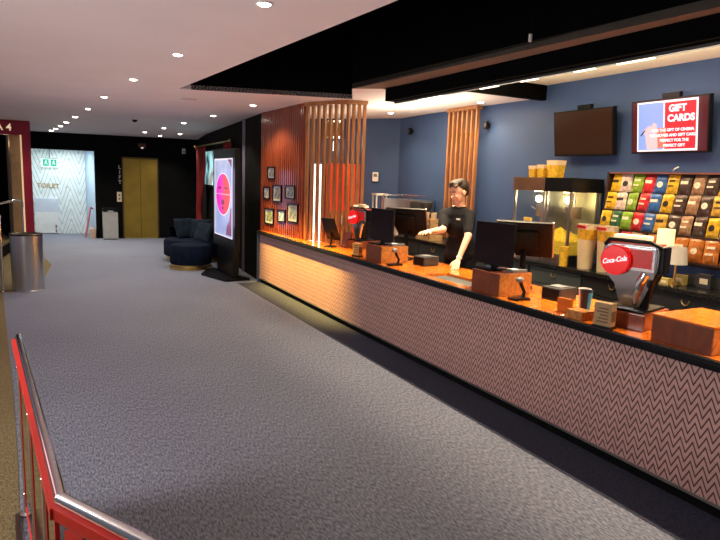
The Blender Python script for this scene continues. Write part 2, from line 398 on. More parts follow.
m = MB(); m.box((3.33, 4.2, .83), (3.62, 4.9, .862)); m.build('inset_tray', mat('teal_grey_tray', (.10, .13, .13), .35, .4, var=.1), ct, True)

# ------------------------------------------------------------------ back counter
wt = thing('worktop', 'long dark stone worktop along the blue wall', 'worktop', (5.1, 5, .88))
m = MB(); m.box((4.78, 1.2, .875), (5.42, 8.75, .92), bevel=.005); m.build('stone_slab', STONE, wt, True)
cab_lab = {0: 'behind the large wooden box', 1: 'under the pale table lamps', 2: 'under the popcorn tubs', 3: 'under the right popcorn machine',
           4: 'under the left popcorn machine', 5: 'behind the near till screens', 6: 'beside the attendant', 7: 'behind the far till', 8: 'under the coffee machine', 9: 'at the far blue corner'}
y = 1.25
def u_handle(mb, x, yc, z, w=.07, h=.045):
    mb.tube([(x, yc+w*math.cos(a)*.5, z-h*math.sin(a)) for a in [PI*i/10 for i in range(11)]], .006, 8)
for i in range(10):
    y0, y1 = 1.25+i*.75, 1.25+(i+1)*.75-.01
    CB_ = mat('charcoal_laminate', (.02, .022, .022), .4, var=.1) if i < 4 else CABG
    cb = thing('base_cabinet', ('charcoal' if i < 4 else 'grey green')+' base cabinet with brass loop handle '+cab_lab[i], 'cabinet', (5.1, (y0+y1)/2, 0), 0, 'base cabinets of the back counter')
    open_ = i in (2, 3) and False
    m = MB(); m.box((4.84, y0, .08), (5.41, y1, .872)); m.box((4.9, y0, -.05), (5.41, y1, .08)); m.build('carcass', CB_, cb, True)
    dr = MB().box((4.81, y0+.01, .70), (4.838, y1-.01, .865), bevel=.003).build('drawer', CB_, cb, True)
    m = MB(); u_handle(m, 4.80, (y0+y1)/2, .83); m.build('handle', BRASS, dr, True)
    d1 = MB().box((4.81, y0+.01, .09), (4.838, y1-.01, .69), bevel=.003).build('door', CB_, cb, True)
    m = MB(); m.tube([(4.80, y0+.08, .45), (4.79, y0+.08, .47), (4.79, y0+.08, .6), (4.80, y0+.08, .62)], .006, 8); m.build('handle', BRASS, d1, True)

# ------------------------------------------------------------------ downlights
def make_down(warm):
    t = thing('downlight', 'x', 'ceiling light', (0, 0, 0), 0)
    MB().lathe([(.075, 0), (.078, -.006), (.060, -.010), (.056, -.004), (.056, 0)], n=24).build('trim_ring', WHITE, t)
    MB().lathe([(.056, -.004), (.050, -.016), (.03, -.024), (.0, -.026)], n=24).build('diffuser', EMW if warm else EMN, t)
    return t
row1 = [(1.36, 1.8), (1.26, 3.74), (1.13, 5.73), (.99, 7.57), (.84, 9.44), (.74, 11.2), (.62, 12.75), (.52, 14.1), (.44, 15.2), (.36, 16.1), (.28, 16.8)]
names1 = ['outside', 'nearest, at the top edge of the photo', 'second nearest', 'third nearest', 'fourth nearest', 'fifth nearest', 'sixth nearest', 'seventh nearest', 'eighth nearest', 'second to last before the far wall', 'last before the far wall']
dA = make_down(False); dA['group'] = 'ceiling downlights'
for i, (x, y) in enumerate(row1):
    lab = 'round recessed downlight in the left ceiling row, '+names1[i]
    if i == 0:
        lamp('ceiling_lamp', 'SPOT', (x, y, zc(y)-.05), 6, (1, .93, .86), .05, spot=R(125), blend=.9); continue
    o = dA if i == 1 else copy_tree(dA)
    o.location = (x, y, zc(y)-.001); o['label'] = lab; o.scale = (.72,)*3 if i < 6 else (.9,)*3
    lamp('ceiling_lamp', 'SPOT', (x, y, zc(y)-.05), (0, 14, 26, 48, 85, 105)[i] if i < 6 else 80, (1, .92, .84) if i < 5 else (1, .86, .70), .05, spot=R(125), blend=.9)
row2 = [(2.84, 8.89, 'nearest to the timber wall'), (2.70, 10.7, 'above the kiosk'), (2.55, 12.4, 'above the round ottoman'), (2.43, 13.9, 'in front of the curtain'), (2.25, 15.4, 'in front of the lift'), (2.75, 16.3, 'small and far, nearest the lift doors'), (3.05, 15.3, 'beside the dark right wall')]
for x, y, s_ in row2:
    o = copy_tree(dA); o.location = (x, y, zc(y)-.001); o['label'] = 'round recessed downlight in the right ceiling row, '+s_; o.scale = (.8,)*3
    lamp('ceiling_lamp', 'SPOT', (x, y, zc(y)-.05), 90 if y < 10 else 60, (1, .78, .5) if y < 10 else (1, .92, .8), .03, spot=R(130 if y < 10 else 120), blend=.6)
for x, y, z, s_ in ((4.81, 7.6, 2.85, 'over the far aisle'), (4.9, 8.35, 2.85, 'over the coffee machine'), (5.1, 6.4, 2.85, 'next to the small slat screen'), (4.3, 6.3, 2.85, 'over the far till'), (4.4, 4.3, 2.99, 'over the popcorn machines'), (4.4, 2.6, 2.99, 'over the candy rack')):
    o = copy_tree(dA); o.location = (x, y, z-.001); o['label'] = 'round recessed downlight behind the counter, '+s_
    lamp('ceiling_lamp', 'SPOT', (x, y, z-.05), 30, (1, .75, .45), .05, spot=R(130), blend=.8)
dc = thing('dome_camera', 'small dark dome camera on the white ceiling left of centre', 'camera', (1.62, 12.3, zc(12.3)))
MB().lathe([(.07, 0), (.07, -.02), (.055, -.025)], n=20).build('mount', WHITE, dc)
MB().lathe([(.052, -.025), (.045, -.05), (.025, -.068), (0, -.073)], n=20).build('dome', PLAST, dc)
sd = thing('ceiling_speaker', 'flat round speaker grille flush in the white ceiling', 'speaker', (1.9, 8.9, zc(8.9)))
MB().lathe([(.11, 0), (.11, -.008), (.095, -.01), (0, -.01)], n=28).build('grille', mat('pale_grille', (.6, .54, .54), .8, var=.1, vscale=80), sd)

# ------------------------------------------------------------------ far wall: lift, signs, bin
FX = Vector((1, -.137, 0)).normalized(); FN = Vector((.137, 1, 0)).normalized()
def FM(x, z, out=.0): return frame((x, wy(x)-out, z), FX, (0, 0, 1))   # x along the wall, y up, z towards the hall
lift = thing('lift_doors', 'pair of gold metal lift doors in the black far wall', 'lift', (2.38, wy(2.38), 0))
m = MB(); MM = FM(2.38, 0)
for a in (-1, 1):
    q = MB(); q.box((-.425 if a < 0 else .004, 0.01, 0), (-.004 if a < 0 else .425, 2.13, .03), MM); q.build('door_panel', GOLD, lift, True)
m = MB(); m.box((-.46, 0, -.0), (-.428, 2.17, .05), MM); m.box((.428, 0, 0), (.46, 2.17, .05), MM); m.box((-.46, 2.135, 0), (.46, 2.17, .05), MM); m.build('frame', mat('dark_gold', (.10, .07, .02), .4, .5, var=.1), lift, True)
m = MB(); m.box((-.42, 0.001, 0), (.42, .014, .07), MM); m.build('sill', STEELD, lift, True)
sg = thing('lift_sign', 'small white vertical lettering reading LIFT on the black wall', 'sign', (1.86, wy(1.86), 1.38))
for i, ch in enumerate('LIFT'):
    text('letter', ch, .13, Matrix.Translation(-Vector((1.86, wy(1.86), 1.38))) @ FM(1.87, 1.89-i*.13, .006), WHITE, sg, bold=.002)
cp = thing('call_panel', 'small brass call button panel left of the gold lift', 'call panel', (1.85, wy(1.85), 1.05))
m = MB(); m.box((-.06, -.13, 0), (.06, .13, .015), FM(1.85, 1.11), bevel=.003); m.build('plate', CREAM, cp, True)
m = MB()
for dz in (.05, -.05): m.cyl((0, dz, .015), (0, dz, .024), .022, M=FM(1.85, 1.11))
m.build('button', PLAST, cp, True)
es = thing('ceiling_sensor', 'small dark emergency light above the gold lift doors', 'light', (2.44, wy(2.44), 2.42))
m = MB(); m.box((-.10, -.05, .0), (.10, .05, .10), FM(2.44, 2.49), bevel=.01); m.build('housing', mat('dark_red_plastic', (.09, .01, .008), .5, var=.1), es, True)
m = MB(); m.ball((0, -.055, .06), .035, M=FM(2.44, 2.49)); m.build('lens', mat('dim_lens', (.6, .55, .5), .3, emit=(1, .85, .7), es=.6), es, True)
es = thing('motion_sensor', 'small white sensor high in the corner beside the red curtain', 'sensor', (3.5, wy(3.5), 2.3))
m = MB(); m.box((-.045, -.07, 0), (.045, .07, .06), FM(3.5, 2.39), bevel=.012); m.build('housing', WHITE, es, True)
m = MB(); m.ball((0, -.02, .062), .028, M=FM(3.5, 2.39)); m.build('lens', GREY, es, True)

bn = thing('litter_bin', 'silver square litter bin with black top beside the gold lift', 'bin', (1.59, 17.12, 0))
m = MB(); m.box((-.18, -.15, 0.02), (.18, .15, .72), bevel=.02); m.build('body', mat('silver_bin_paint', (.50, .50, .47), .4, .3, var=.08), bn)
m = MB(); m.box((-.17, -.14, 0), (.17, .14, .03)); m.build('base', PLAST, bn)
m = MB(); m.box((-.185, -.155, .76), (.185, .155, .83), bevel=.02); m.box((-.17, -.14, .72), (.17, .14, .74)); m.box((-.18, .1, .72), (.18, .15, .78)); m.build('lid', PLAST, bn)
m = MB(); m.box((-.06, -.156, .735), (.06, -.153, .76)); m.build('lid_label', WHITE, bn)

# toilets passage contents
PM = lambda x, z, out=0: frame((x, wy(x)+1.3-out, z), FX, (0, 0, 1))
ts = thing('toilet_sign', 'gold letters reading TOILET on the white chevron wall', 'sign', (.2, wy(.2)+1.3, 1.2))
text('lettering', 'TOILET', .17, Matrix.Translation(-Vector((.2, wy(.2)+1.3, 1.2))) @ PM(.18, 1.32, .01), mat('gold_letters', (.55, .38, .18), .4, .3, var=.05), ts, bold=.004)
text('arrow_lettering', '>>', .10, Matrix.Translation(-Vector((.2, wy(.2)+1.3, 1.2))) @ PM(.66, 1.30, .01), mat('gold_letters', (.55, .38, .18)), ts)
ex = thing('exit_sign', 'glowing green and white exit sign with two running figures', 'sign', (.2, wy(.2)-.0, 1.95))
EXM = PM(.24, 1.96, .09)
m = MB(); m.box((-.21, -.12, -.03), (.21, .10, .03), EXM, bevel=.006); m.build('housing', mat('exit_white', (.9, 1, .95), .5, emit=(.8, 1, .95), es=1.6), ex, True)
m = MB(); m.box((-.2, .10, -.02), (.2, .12, .02), EXM); m.box((-.01, .12, -.01), (.01, .42, .01), EXM); m.build('bracket', GREY, ex, True)
EG = mat('exit_green', (.0, .3, .2), .5, emit=(.0, .55, .36), es=1.0)
for cx in (-.09, .10):
    m = MB(); m.box((cx-.075, -.10, .031), (cx+.075, .085, .034), EXM); pg = m.build('pictogram_panel', EG, ex, True)
    m = MB(); m.cyl((cx+.01, .045, .034), (cx+.01, .045, .037), .012, M=EXM)
    for p, q in (((0, .03), (-.005, -.01)), ((-.005, -.01), (.03, -.03)), ((-.005, -.01), (-.03, -.055)), ((0, .025), (.03, .005)), ((0, .025), (-.03, .01)), ((.03, -.03), (.03, -.06))):
        m.cyl((cx+p[0], p[1], .036), (cx+q[0], q[1], .036), .006, n=8, M=EXM)
    m.build('running_figure', mat('exit_figure', (.9, 1, .95), .5, emit=(.9, 1, .95), es=1.5), pg, True)
pn = thing('wall_panel', 'pale grey low panel on the white chevron wall below the toilet lettering', 'panel', (.1, wy(.1)+1.3, 0))
m = MB(); m.box((-.30, 0.02, 0), (.29, .98, .06), PM(.13, 0)); m.build('board', mat('pale_grey_panel', (.62, .68, .78), .5, var=.05), pn, True)
m = MB(); m.box((-.30, 0.02, .06), (.29, .60, .065), PM(.13, 0)); m.build('lower_board', mat('off_white_panel', (.8, .82, .82), .5, var=.05), pn, True)
m = MB(); m.box((.20, .04, .065), (.24, .13, .07), PM(.13, 0)); m.box((.20, .16, .065), (.24, .25, .07), PM(.13, 0)); m.build('small_sign', GREY, pn, True)
hr = thing('handrail', 'slanting red handrail on the pale right side of the toilets passage', 'handrail', (1.1, 17.6, 0))
m = MB(); m.tube([(1.0, 17.42, .03), (1.16, 17.7, .80)], .024); m.tube([(1.16, 17.7, .80), (1.22, 17.75, .76)], .02); m.build('rail', mat('dusty_red', (.5, .12, .14), .5, var=.05), hr, True)
m = MB(); m.prism([(1.10, 17.35), (1.24, 17.30), (1.20, 18.0), (1.14, 18.0)], 0, .25); m.build('stringer', mat('pale_timber', (.6, .42, .3), .5, var=.1), hr, True)
lamp('passage_lamp', 'AREA', (.5, 17.9, 2.3), 24, (.86, .97, 1), .6, (0, 0, 0))
lamp('passage_lamp', 'POINT', (.75, 17.75, 1.5), 3, (.8, .92, 1), .15)

# ------------------------------------------------------------------ crimson portal on the left
pt = thing('cinema_portal', 'crimson door surround with pale A 4 lettering on its header', 'doorway', (-.14, 14.5, 0))
m = MB(); m.box((-.315, 14.5, 0), (-.155, 14.75, 2.47)); m.build('column', MAGENTA, pt, True)
m = MB(); m.box((-2.6, 14.5, 2.46), (-.155, 14.75, 2.75)); m.build('header', MAGENTA, pt, True)
LM = lambda x, z: Matrix.Translation(-Vector((-.14, 14.5, 0))) @ frame((x, 14.495, z), (1, 0, 0), (0, 0, 1))
text('lettering', 'CINEMA 4', .20, LM(-.93, 2.60), mat('cream_letters', (.9, .75, .5), .5, emit=(1, .8, .5), es=.5), pt, bold=.003)
m = MB(); m.box((-.345, 14.46, 0), (-.316, 14.76, 2.46)); m.build('lit_jamb', mat('lit_jamb', (.8, .6, .35), .5, emit=(1, .72, .4), es=.5), pt, True)  # light falling on the jamb edge, given as the jamb's own glow
w = MB(); w.prism([(-.54, 14.78), (-.335, 14.78), (-.34, 17.30), (-.76, 17.30)], 0, 2.66); struct('wall_doorway', w, mat('beige_wall', (.42, .30, .18), .7, var=.15), 'dim beige wall inside the crimson doorway')
w = MB(); w.prism([(-.20, 14.76), (-.16, 14.76), (-.24, 17.55), (-.28, 17.55)], 0, 2.7); struct('wall_left', w, BLACK)
w = MB(); w.box((-1.9, 16.3, .28), (-.68, 16.36, 2.60)); struct('door_1', w, VOIDM, 'black door inside the crimson doorway')
lamp('doorway_lamp', 'POINT', (-.6, 15.2, 2.3), 2.2, (1, .75, .45), .1)
hr = thing('handrail', 'thin chrome handrail inside the crimson doorway', 'handrail', (-.6, 13.9, 0))
m = MB(); m.tube([(-1.7, 13.2, .86), (-.55, 13.95, 1.12), (-.42, 14.05, 1.15), (-.35, 14.1, 1.10), (-.35, 14.12, 1.0)], .022); m.build('rail', CHROME, hr, True)
m = MB(); m.tube([(-.36, 14.1, 0), (-.36, 14.1, 1.1)], .016); m.build('post', STEELD, hr, True)
rp = thing('balustrade', 'chrome railing post at the left edge beside the big steel bin', 'railing', (-.56, 9.95, 0))
m = MB(); m.tube([(-.545, 9.95, 0), (-.545, 9.95, 1.08)], .022); m.build('post', CHROME, rp, True)
m = MB(); m.lathe([(.05, 0), (.05, .01), (.0, .012)], (-.545, 9.95, .004)); m.build('foot_plate', CHROME, rp, True)
m = MB(); m.tube([(-2.2, 9.95, 1.1), (-.52, 9.95, 1.1)], .024); m.build('rail', CHROME, rp, True)
m = MB(); m.box((-2.2, 9.944, .12), (-.60, 9.956, 1.0)); m.build('glass_panel', GLASS, rp, True)

# big steel cylinder bin
bo = thing('steel_bin', 'large round brushed steel bin with dark open top on the left', 'bin', (-.22, 10.08, 0))
MB().lathe([(.225, 0.0), (.225, .012), (.215, .02), (.215, .82), (.208, .826), (.203, .81), (.203, .76), (0, .76)], n=48).build('drum', STEEL, bo)
MB().lathe([(.218, .818), (.220, .836), (.210, .842), (.200, .832), (.17, .82), (.0, .816)], n=48).build('top_rim', mat('dark_rim', (.06, .045, .03), .4, .6, var=.1), bo)

# ------------------------------------------------------------------ near railing (bottom left)
RA = Vector((-.134, 3.47, 0)); RB = Vector((.015, 1.668, 0)); RC = Vector((.525, .80, 0))
ra = thing('balustrade', 'chrome and red railing in the left foreground with mirror like infill panels', 'railing', (-.134, 3.47, 0))
zt = .935
m = MB(); m.tube([RA+Vector((0, .03, zt-.05)), RA+Vector((0, .035, zt-.02)), RA+Vector((.002, .02, zt-.004)), RA+Vector((.004, -.02, zt)), RB+Vector((0, 0, zt))], .017, 16); m.tube([RB+Vector((0, 0, zt)), RC+Vector((0, 0, zt))], .017, 16)
m.ball(RB+Vector((0, 0, zt)), .0175); m.build('handrail', CHROME, ra, True)
def railsec(a, b, cuts, posts):
    d = (b-a).normalized(); L = (b-a).length; M = frame((a.x, a.y, 0), d, (-d.y, d.x, 0))
    m = MB(); m.box((-.02 if a is RA else 0, -.030, zt-.045), (L+.02, -.008, zt-.012), M, bevel=.004); m.build('red_bar', RED, ra, True)
    for c0, c1 in cuts:
        w = .022; z0, z1 = .07, zt-.075
        m = MB(); m.box((c0, -.014, z1-w), (c1, -.002, z1), M); m.box((c0, -.014, z0), (c0+w, -.002, z1-w), M); m.box((c1-w, -.014, z0), (c1, -.002, z1-w), M); m.box((c0+w, -.014, z0), (c1-w, -.002, z0+w), M); pf = m.build('red_frame', RED, ra, True)
        m = MB(); m.box((c0+w, -.011, z0+w), (c1-w, -.005, z1-w), M); m.build('infill_panel', TGLASS, pf, True)
    for p in posts:
        m = MB(); m.cyl((p, -.004, .004), (p, -.004, zt-.13), .0145, M=M); m.lathe([(.034, 0), (.034, .006), (.016, .012)], (p, -.004, .004), M=M); po = m.build('post', STEELD, ra, True)
        for z in (.12, zt-.13):
            m = MB(); m.ball((p, -.004, z), .020, sc=(1, 1, .6), M=M); m.cyl((p-.03, -.004, z), (p+.03, -.004, z), .007, M=M); m.build('bracket', CHROME, po, True)
        m = MB(); m.cyl((p, -.004, zt-.13), (p, -.004, zt-.05), .007, M=M); m.build('spigot', CHROME, po, True)
railsec(RA, RB, [(.17, .72), (.86, 1.34), (1.46, 1.76)], [.10, .79, 1.40])
railsec(RB, RC, [(.03, .10), (.20, .98)], [.15])
kb = thing('floor_strip', 'dark brown edging strip on the olive carpet by the railing foot', 'edging', (-.18, 2.9, 0))
m = MB(); m.prism([(-.185, 3.36), (-.165, 3.36), (-.09, 2.2), (.0, 1.2), (-.05, 1.2), (-.13, 2.2)], .004, .022); m.build('strip', mat('dark_brown_rubber', (.035, .015, .01), .5, var=.2), kb, True)

# ------------------------------------------------------------------ kiosk
kk = thing('digital_kiosk', 'tall black freestanding digital kiosk with lit portrait screen', 'kiosk', (2.78, 10.2, 0))
KX = 2.86
m = MB(); m.prism([(2.44, 10.42), (2.66, 9.62), (3.10, 9.66), (2.92, 10.98), (2.70, 10.98)], 0, .035); m.build('base_plate', PLAST, kk, True)
K0 = Vector((KX, 9.62, 0)); K1 = Vector((KX, 11.0, 0)); 
a = Vector((2.87, 9.66)); b = Vector((2.85, 10.86))
m = MB(); m.box((2.82, 9.74, .035), (2.93, 10.78, .56), bevel=.006); m.build('pedestal', PLAST, kk, True)
m = MB(); m.box((2.80, 9.55, .50), (2.89, 10.98, 2.22), bevel=.01); m.build('housing', PLAST, kk, True)
def rad_mat(name):
    mm = bpy.data.materials.new(name); mm.use_nodes = True; nt = mm.node_tree; bs = nt.nodes['Principled BSDF']
    tc = nt.nodes.new('ShaderNodeTexCoord'); sp = nt.nodes.new('ShaderNodeSeparateXYZ'); nt.links.new(tc.outputs['Object'], sp.inputs[0])
    n = nt.nodes.new('ShaderNodeTexNoise'); n.inputs['Scale'].default_value = 1.6; n.inputs['Detail'].default_value = 3; nt.links.new(tc.outputs['Object'], n.inputs[0])
    r = nt.nodes.new('ShaderNodeValToRGB'); r.color_ramp.elements[0].position = .38; r.color_ramp.elements[1].position = .62
    r.color_ramp.elements[0].color = (.40, .48, .82, 1); r.color_ramp.elements[1].color = (.72, .76, 1, 1)
    nt.links.new(n.outputs['Fac'], r.inputs[0]); nt.links.new(r.outputs[0], bs.inputs['Emission Color']); bs.inputs['Emission Strength'].default_value = .85
    bs.inputs['Base Color'].default_value = (.02, .02, .03, 1); return mm
sb = MB().box((2.792, 9.68, .70), (2.80, 10.84, 2.06)).build('screen', rad_mat('kiosk_screen_blue'), kk, True)
EW = mat('screen_white', (.9, .85, .95), .5, emit=(.95, .85, 1), es=1.0)
m = MB()
for q0, q1 in (((9.68, .70), (9.71, 2.06)), ((10.81, .70), (10.84, 2.06)), ((9.68, 2.03), (10.84, 2.06)), ((9.68, .70), (10.84, .72))): m.box((2.790, q0[0], q0[1]), (2.7925, q1[0], q1[1]))
m.build('screen_border', EW, sb, True)
def disc_poly(mb, x, yc, zc_, ry, rz, a0, a1, n=32):
    mb._add([(x, yc, zc_)]+[(x, yc+ry*math.cos(a0+(a1-a0)*i/n), zc_+rz*math.sin(a0+(a1-a0)*i/n)) for i in range(n+1)], [(0, i+1, i+2) for i in range(n)])
m = MB(); disc_poly(m, 2.789, 10.25, 1.44, .485, .372, 0, 2*PI, 48); m.build('picture_ring', EW, sb, True)
m = MB(); disc_poly(m, 2.787, 10.25, 1.44, .46, .355, -PI/2, PI/2); m.build('picture_half', mat('screen_magenta', (.8, .02, .5), .5, emit=(1, .02, .55), es=.9), sb, True)
m = MB(); disc_poly(m, 2.787, 10.25, 1.44, .46, .355, PI/2, 3*PI/2); m.build('picture_half', mat('screen_red', (.8, .05, .03), .5, emit=(1, .05, .03), es=.9), sb, True)
m = MB()
DKR = mat('screen_dark_red', (.25, .01, .05), .5, emit=(.35, .01, .05), es=.6)
for yc_, z_, ry_, rz_ in ((10.25, 1.30, .10, .05), (10.25, 1.20, .06, .03), (10.05, 1.55, .10, .02), (10.45, 1.55, .10, .02)): disc_poly(m, 2.785, yc_, z_, ry_, rz_, 0, 2*PI, 20)
m.build('picture_marks', DKR, sb, True)
m = MB(); m.box((2.784, 9.8, 1.435), (2.786, 10.7, 1.45)); m.build('picture_line', mat('screen_pink', (1, .5, .6), .5, emit=(1, .5, .6), es=.8), sb, True)
m = MB(); m._add([(2.788, 9.70, 2.04), (2.788, 9.70, 1.90), (2.788, 9.86, 2.0), (2.788, 9.98, 2.04)], [(0, 1, 2, 3)]); m.build('picture_shape', mat('screen_mauve', (.3, .1, .2), .5, emit=(.35, .12, .25), es=.7), sb, True); m = MB(); m._add([(2.788, 9.70, .75), (2.788, 10.05, .75), (2.788, 10.0, .9), (2.788, 9.85, 1.0), (2.788, 9.78, 1.2), (2.788, 9.70, 1.25)], [(0, 1, 2, 3, 4, 5)]); m.build('picture_shape', mat('screen_mauve', (.3, .1, .2), .5, emit=(.35, .12, .25), es=.7), sb, True)
kk.location = (2.82, 10.48, .015)
for o_ in kk.children:
    if o_.name.startswith('base_plate'): o_.location.z = -.015
lamp('kiosk_glow', 'AREA', (2.75, 10.2, 1.4), 5, (.8, .6, 1), 1.0, (0, -PI/2, 0), sy=1.2)

# sofa + ottoman + cushions
so = thing('curved_sofa', 'dark navy velvet curved sofa behind the round ottoman', 'sofa', (2.80, 12.75, 0))
m = MB(); m.lathe([(.56, .10), (.60, .13), (.60, .40), (.57, .44), (0, .45)], (2.80, 12.75, 0), n=40); m.build('seat', NAVY, so, True)
m = MB(); m.lathe([(.54, .0), (.54, .10)], (2.80, 12.75, 0), n=40); m.build('plinth', BRASS, so, True)
m = MB(); pr = [(.46, .44), (.60, .44), (.62, .52), (.61, .64), (.55, .68), (.48, .64), (.46, .44)]
m.lathe(pr, (2.80, 12.75, 0), n=30, a0=R(-50), a1=R(130)); m.build('backrest', NAVY, so, True)
ot = thing('ottoman', 'round dark navy velvet ottoman with brass base in front of the kiosk', 'ottoman', (2.50, 11.62, 0))
MB().lathe([(.37, .09), (.39, .12), (.39, .41), (.36, .455), (.25, .465), (0, .467)], n=44).build('seat', NAVY, ot)
MB().lathe([(.40, .0), (.40, .05), (.36, .055), (.36, .09)], n=44).build('brass_base', BRASS, ot)
def cushion(loc, rx, rz, lab):
    t = thing('cushion', lab, 'cushion', loc, 0, 'cushions on the curved sofa')
    bmm = bmesh.new(); bmesh.ops.create_grid(bmm, x_segments=12, y_segments=12, size=.22)
    vs = []; fs = []
    for sgn in (1, -1):
        base = len(vs)
        for v in bmm.verts:
            u, w_ = v.co.x/.22, v.co.y/.22; th = .075*(max(0, 1-u**4)*max(0, 1-w_**4))**.5
            k = 1-.07*(1-abs(u))*(abs(w_) > .98)-.07*(1-abs(w_))*(abs(u) > .98)
            vs.append((v.co.x*k, v.co.y*k, sgn*th))
        bmm.verts.index_update()
        for f_ in bmm.faces: fs.append([base+q.index for q in f_.verts])
    bmm.free(); mb = MB(); mb._add(vs, fs, Euler((rx, 0, rz)).to_matrix().to_4x4()); mb.smooth = True
    mb.build('cushion_cover', NAVYL, t); return t
cushion((2.66, 13.0, .64), R(72), R(25), 'left slate velvet cushion leaning on the curved sofa back')
cushion((2.96, 12.8, .64), R(72), R(-30), 'right slate velvet cushion leaning behind the kiosk side')
cushion((2.94, 12.45, .60), R(64), R(-60), 'front slate velvet cushion lying nearest the kiosk')

# curtain on rail, screen behind
cu = thing('red_curtain', 'dark red velvet curtain hanging from a rail on the black wall', 'curtain', (3.45, 14.9, 0))
def drape(mb, y0, y1, z0, z1, x, amp=.035, n=48, tie=None):
    vs = []; rows = 14
    for j in range(rows+1):
        z = z0+(z1-z0)*j/rows
        k = 1 if tie is None else min(1, .45+abs(z-tie)*.55)
        for i in range(n+1):
            t = i/n; yc_ = y1; yy = y1-(y1-y0)*(1-t)*k
            vs.append((x+(z1-z)*-.0+amp*math.sin(t*PI*9)*(.6+.4*(z1-z)/(z1-z0)), yy, z))
    mb._add(vs, [(j*(n+1)+i, j*(n+1)+i+1, (j+1)*(n+1)+i+1, (j+1)*(n+1)+i) for j in range(rows) for i in range(n)]); mb.smooth = True
m = MB(); drape(m, 14.2, 15.1, .15, 2.42, 3.40, tie=.9); m.build('curtain_drape', CURT, cu, True)
m = MB(); drape(m, 11.6, 12.2, .75, 2.42, 3.28, tie=None); m.build('curtain_drape', CURT, cu, True)
m = MB(); m.tube([(3.40, 15.2, 2.44), (3.22, 11.5, 2.44)], .014); m.ball((3.22, 11.5, 2.44), .035); m.ball((3.40, 15.2, 2.44), .035); m.build('curtain_rail', BRASS, cu, True)
tv = thing('wall_screen', 'cyan glowing screen on the dark wall behind the red curtain', 'screen', (3.42, 13.6, 1.9))
m = MB(); m.prism([(3.42, 12.35), (3.46, 12.35), (3.57, 14.8), (3.53, 14.8)], 1.50, 2.36); m.build('housing', PLAST, tv, True)
cy = bpy.data.materials.new('cyan_screen'); cy.use_nodes = True; nt = cy.node_tree; bs = nt.nodes['Principled BSDF']
n = nt.nodes.new('ShaderNodeTexNoise'); n.inputs['Scale'].default_value = 3; n.inputs['Detail'].default_value = 4; r_ = nt.nodes.new('ShaderNodeValToRGB'); r_.color_ramp.elements[0].position = .42; r_.color_ramp.elements[1].position = .6
r_.color_ramp.elements[0].color = (.01, .04, .05, 1); r_.color_ramp.elements[1].color = (.35, .9, .95, 1)
tc = nt.nodes.new('ShaderNodeTexCoord'); nt.links.new(tc.outputs['Object'], n.inputs[0])
nt.links.new(n.outputs['Fac'], r_.inputs[0]); nt.links.new(r_.outputs[0], bs.inputs['Emission Color']); bs.inputs['Emission Strength'].default_value = .9
m = MB(); m.prism([(3.412, 12.4), (3.421, 12.4), (3.529, 14.75), (3.520, 14.75)], 1.55, 2.32); m.build('screen', cy, tv, True)

# ------------------------------------------------------------------ picture frames on timber wall
def px_(y): return 3.385-(y-8.30)*.0685-.034
fr_l = [(9.375, 1.80, .29, .20, 'top left framed grey print on the timber wall'),
        (9.55, 1.475, .26, .20, 'small framed print at the left end of the middle row on the timber wall'),
        (9.14, 1.48, .33, .27, 'tall framed print in the centre of the middle row on the timber wall'),
        (8.66, 1.52, .33, .21, 'framed print at the right end of the middle row on the timber wall'),
        (9.44, 1.10, .36, .26, 'framed print at the left end of the bottom row on the timber wall'),
        (8.96, 1.14, .28, .20, 'small framed bluish print in the centre of the bottom row on the timber wall'),
        (8.56, 1.21, .36, .29, 'large framed print at the right end of the bottom row on the timber wall')]
PC = [(.16, .16, .15), (.30, .32, .25), (.20, .21, .19), (.17, .19, .20), (.15, .19, .12), (.3, .4, .7), (.22, .25, .30)]
for i, (y, z, wv, h, lab) in enumerate(fr_l):
    w_ = wv
    t = thing('picture_frame', lab, 'picture', (px_(y-.08), y-.08, z+.05), 0, 'framed prints on the timber wall')
    d = Vector((-.0685, 1, 0)).normalized(); M = frame((0, 0, 0), -d, (0, 0, 1))
    m = MB(); hh = h/2; ww = w_/2; b_ = .022
    m.box((-ww, -hh, -.012), (ww, -hh+b_, .014), M); m.box((-ww, hh-b_, -.012), (ww, hh, .014), M); m.box((-ww, -hh, -.012), (-ww+b_, hh, .014), M); m.box((ww-b_, -hh, -.012), (ww, hh, .014), M)
    m.build('frame', PLAST, t)
    m = MB(); m.box((-ww+b_, -hh+b_, -.010), (ww-b_, hh-b_, .0), M); mt_ = m.build('mount', mat('grey_mount', (.5, .52, .5), .6, var=.03), t)
    m = MB(); m.box((-ww*.62, -hh*.62, .0), (ww*.62, hh*.62, .003), M); m.build('print', mat('print_%s' % 'abcdefg'[i], PC[i], .6, var=.7, vscale=16), mt_)

# ------------------------------------------------------------------ things behind slat screen
M45 = frame((0, 0, 0), (1, -1, 0), (0, 0, 1))
co = thing('drinks_cooler', 'tall red drinks cooler seen through the slat screen', 'cooler', (4.52, 9.33, 0))
def rot45(cx, cy): return frame((cx, cy, 0), (.70, -.714, 0), (.714, .70, 0))
q = rot45(4.52, 9.33)
m = MB(); m.box((-.25, 0, 0), (.25, .35, 2.05), q, bevel=.01); m.build('body', mat('red_cooler', (.75, .06, .02), .4, emit=(1, .08, .02), es=.25, var=.08), co, True)
m = MB(); m.box((-.21, -.02, .35), (.21, -.001, 1.25), q); dr = m.build('door', mat('cooler_glass', (.30, .08, .03), .1, emit=(1, .35, .08), es=.25, var=.4, vscale=8), co, True)
m = MB(); m.cyl((.19, -.04, .55), (.19, -.04, 1.1), .012, M=q); m.build('handle', CHROME, dr, True)
for r_i in range(3):
    m = MB(); m.box((-.21, -.10, .45+r_i*.28), (.21, -.021, .47+r_i*.28), q); m.build('shelf_edge', STEELD, dr, True)
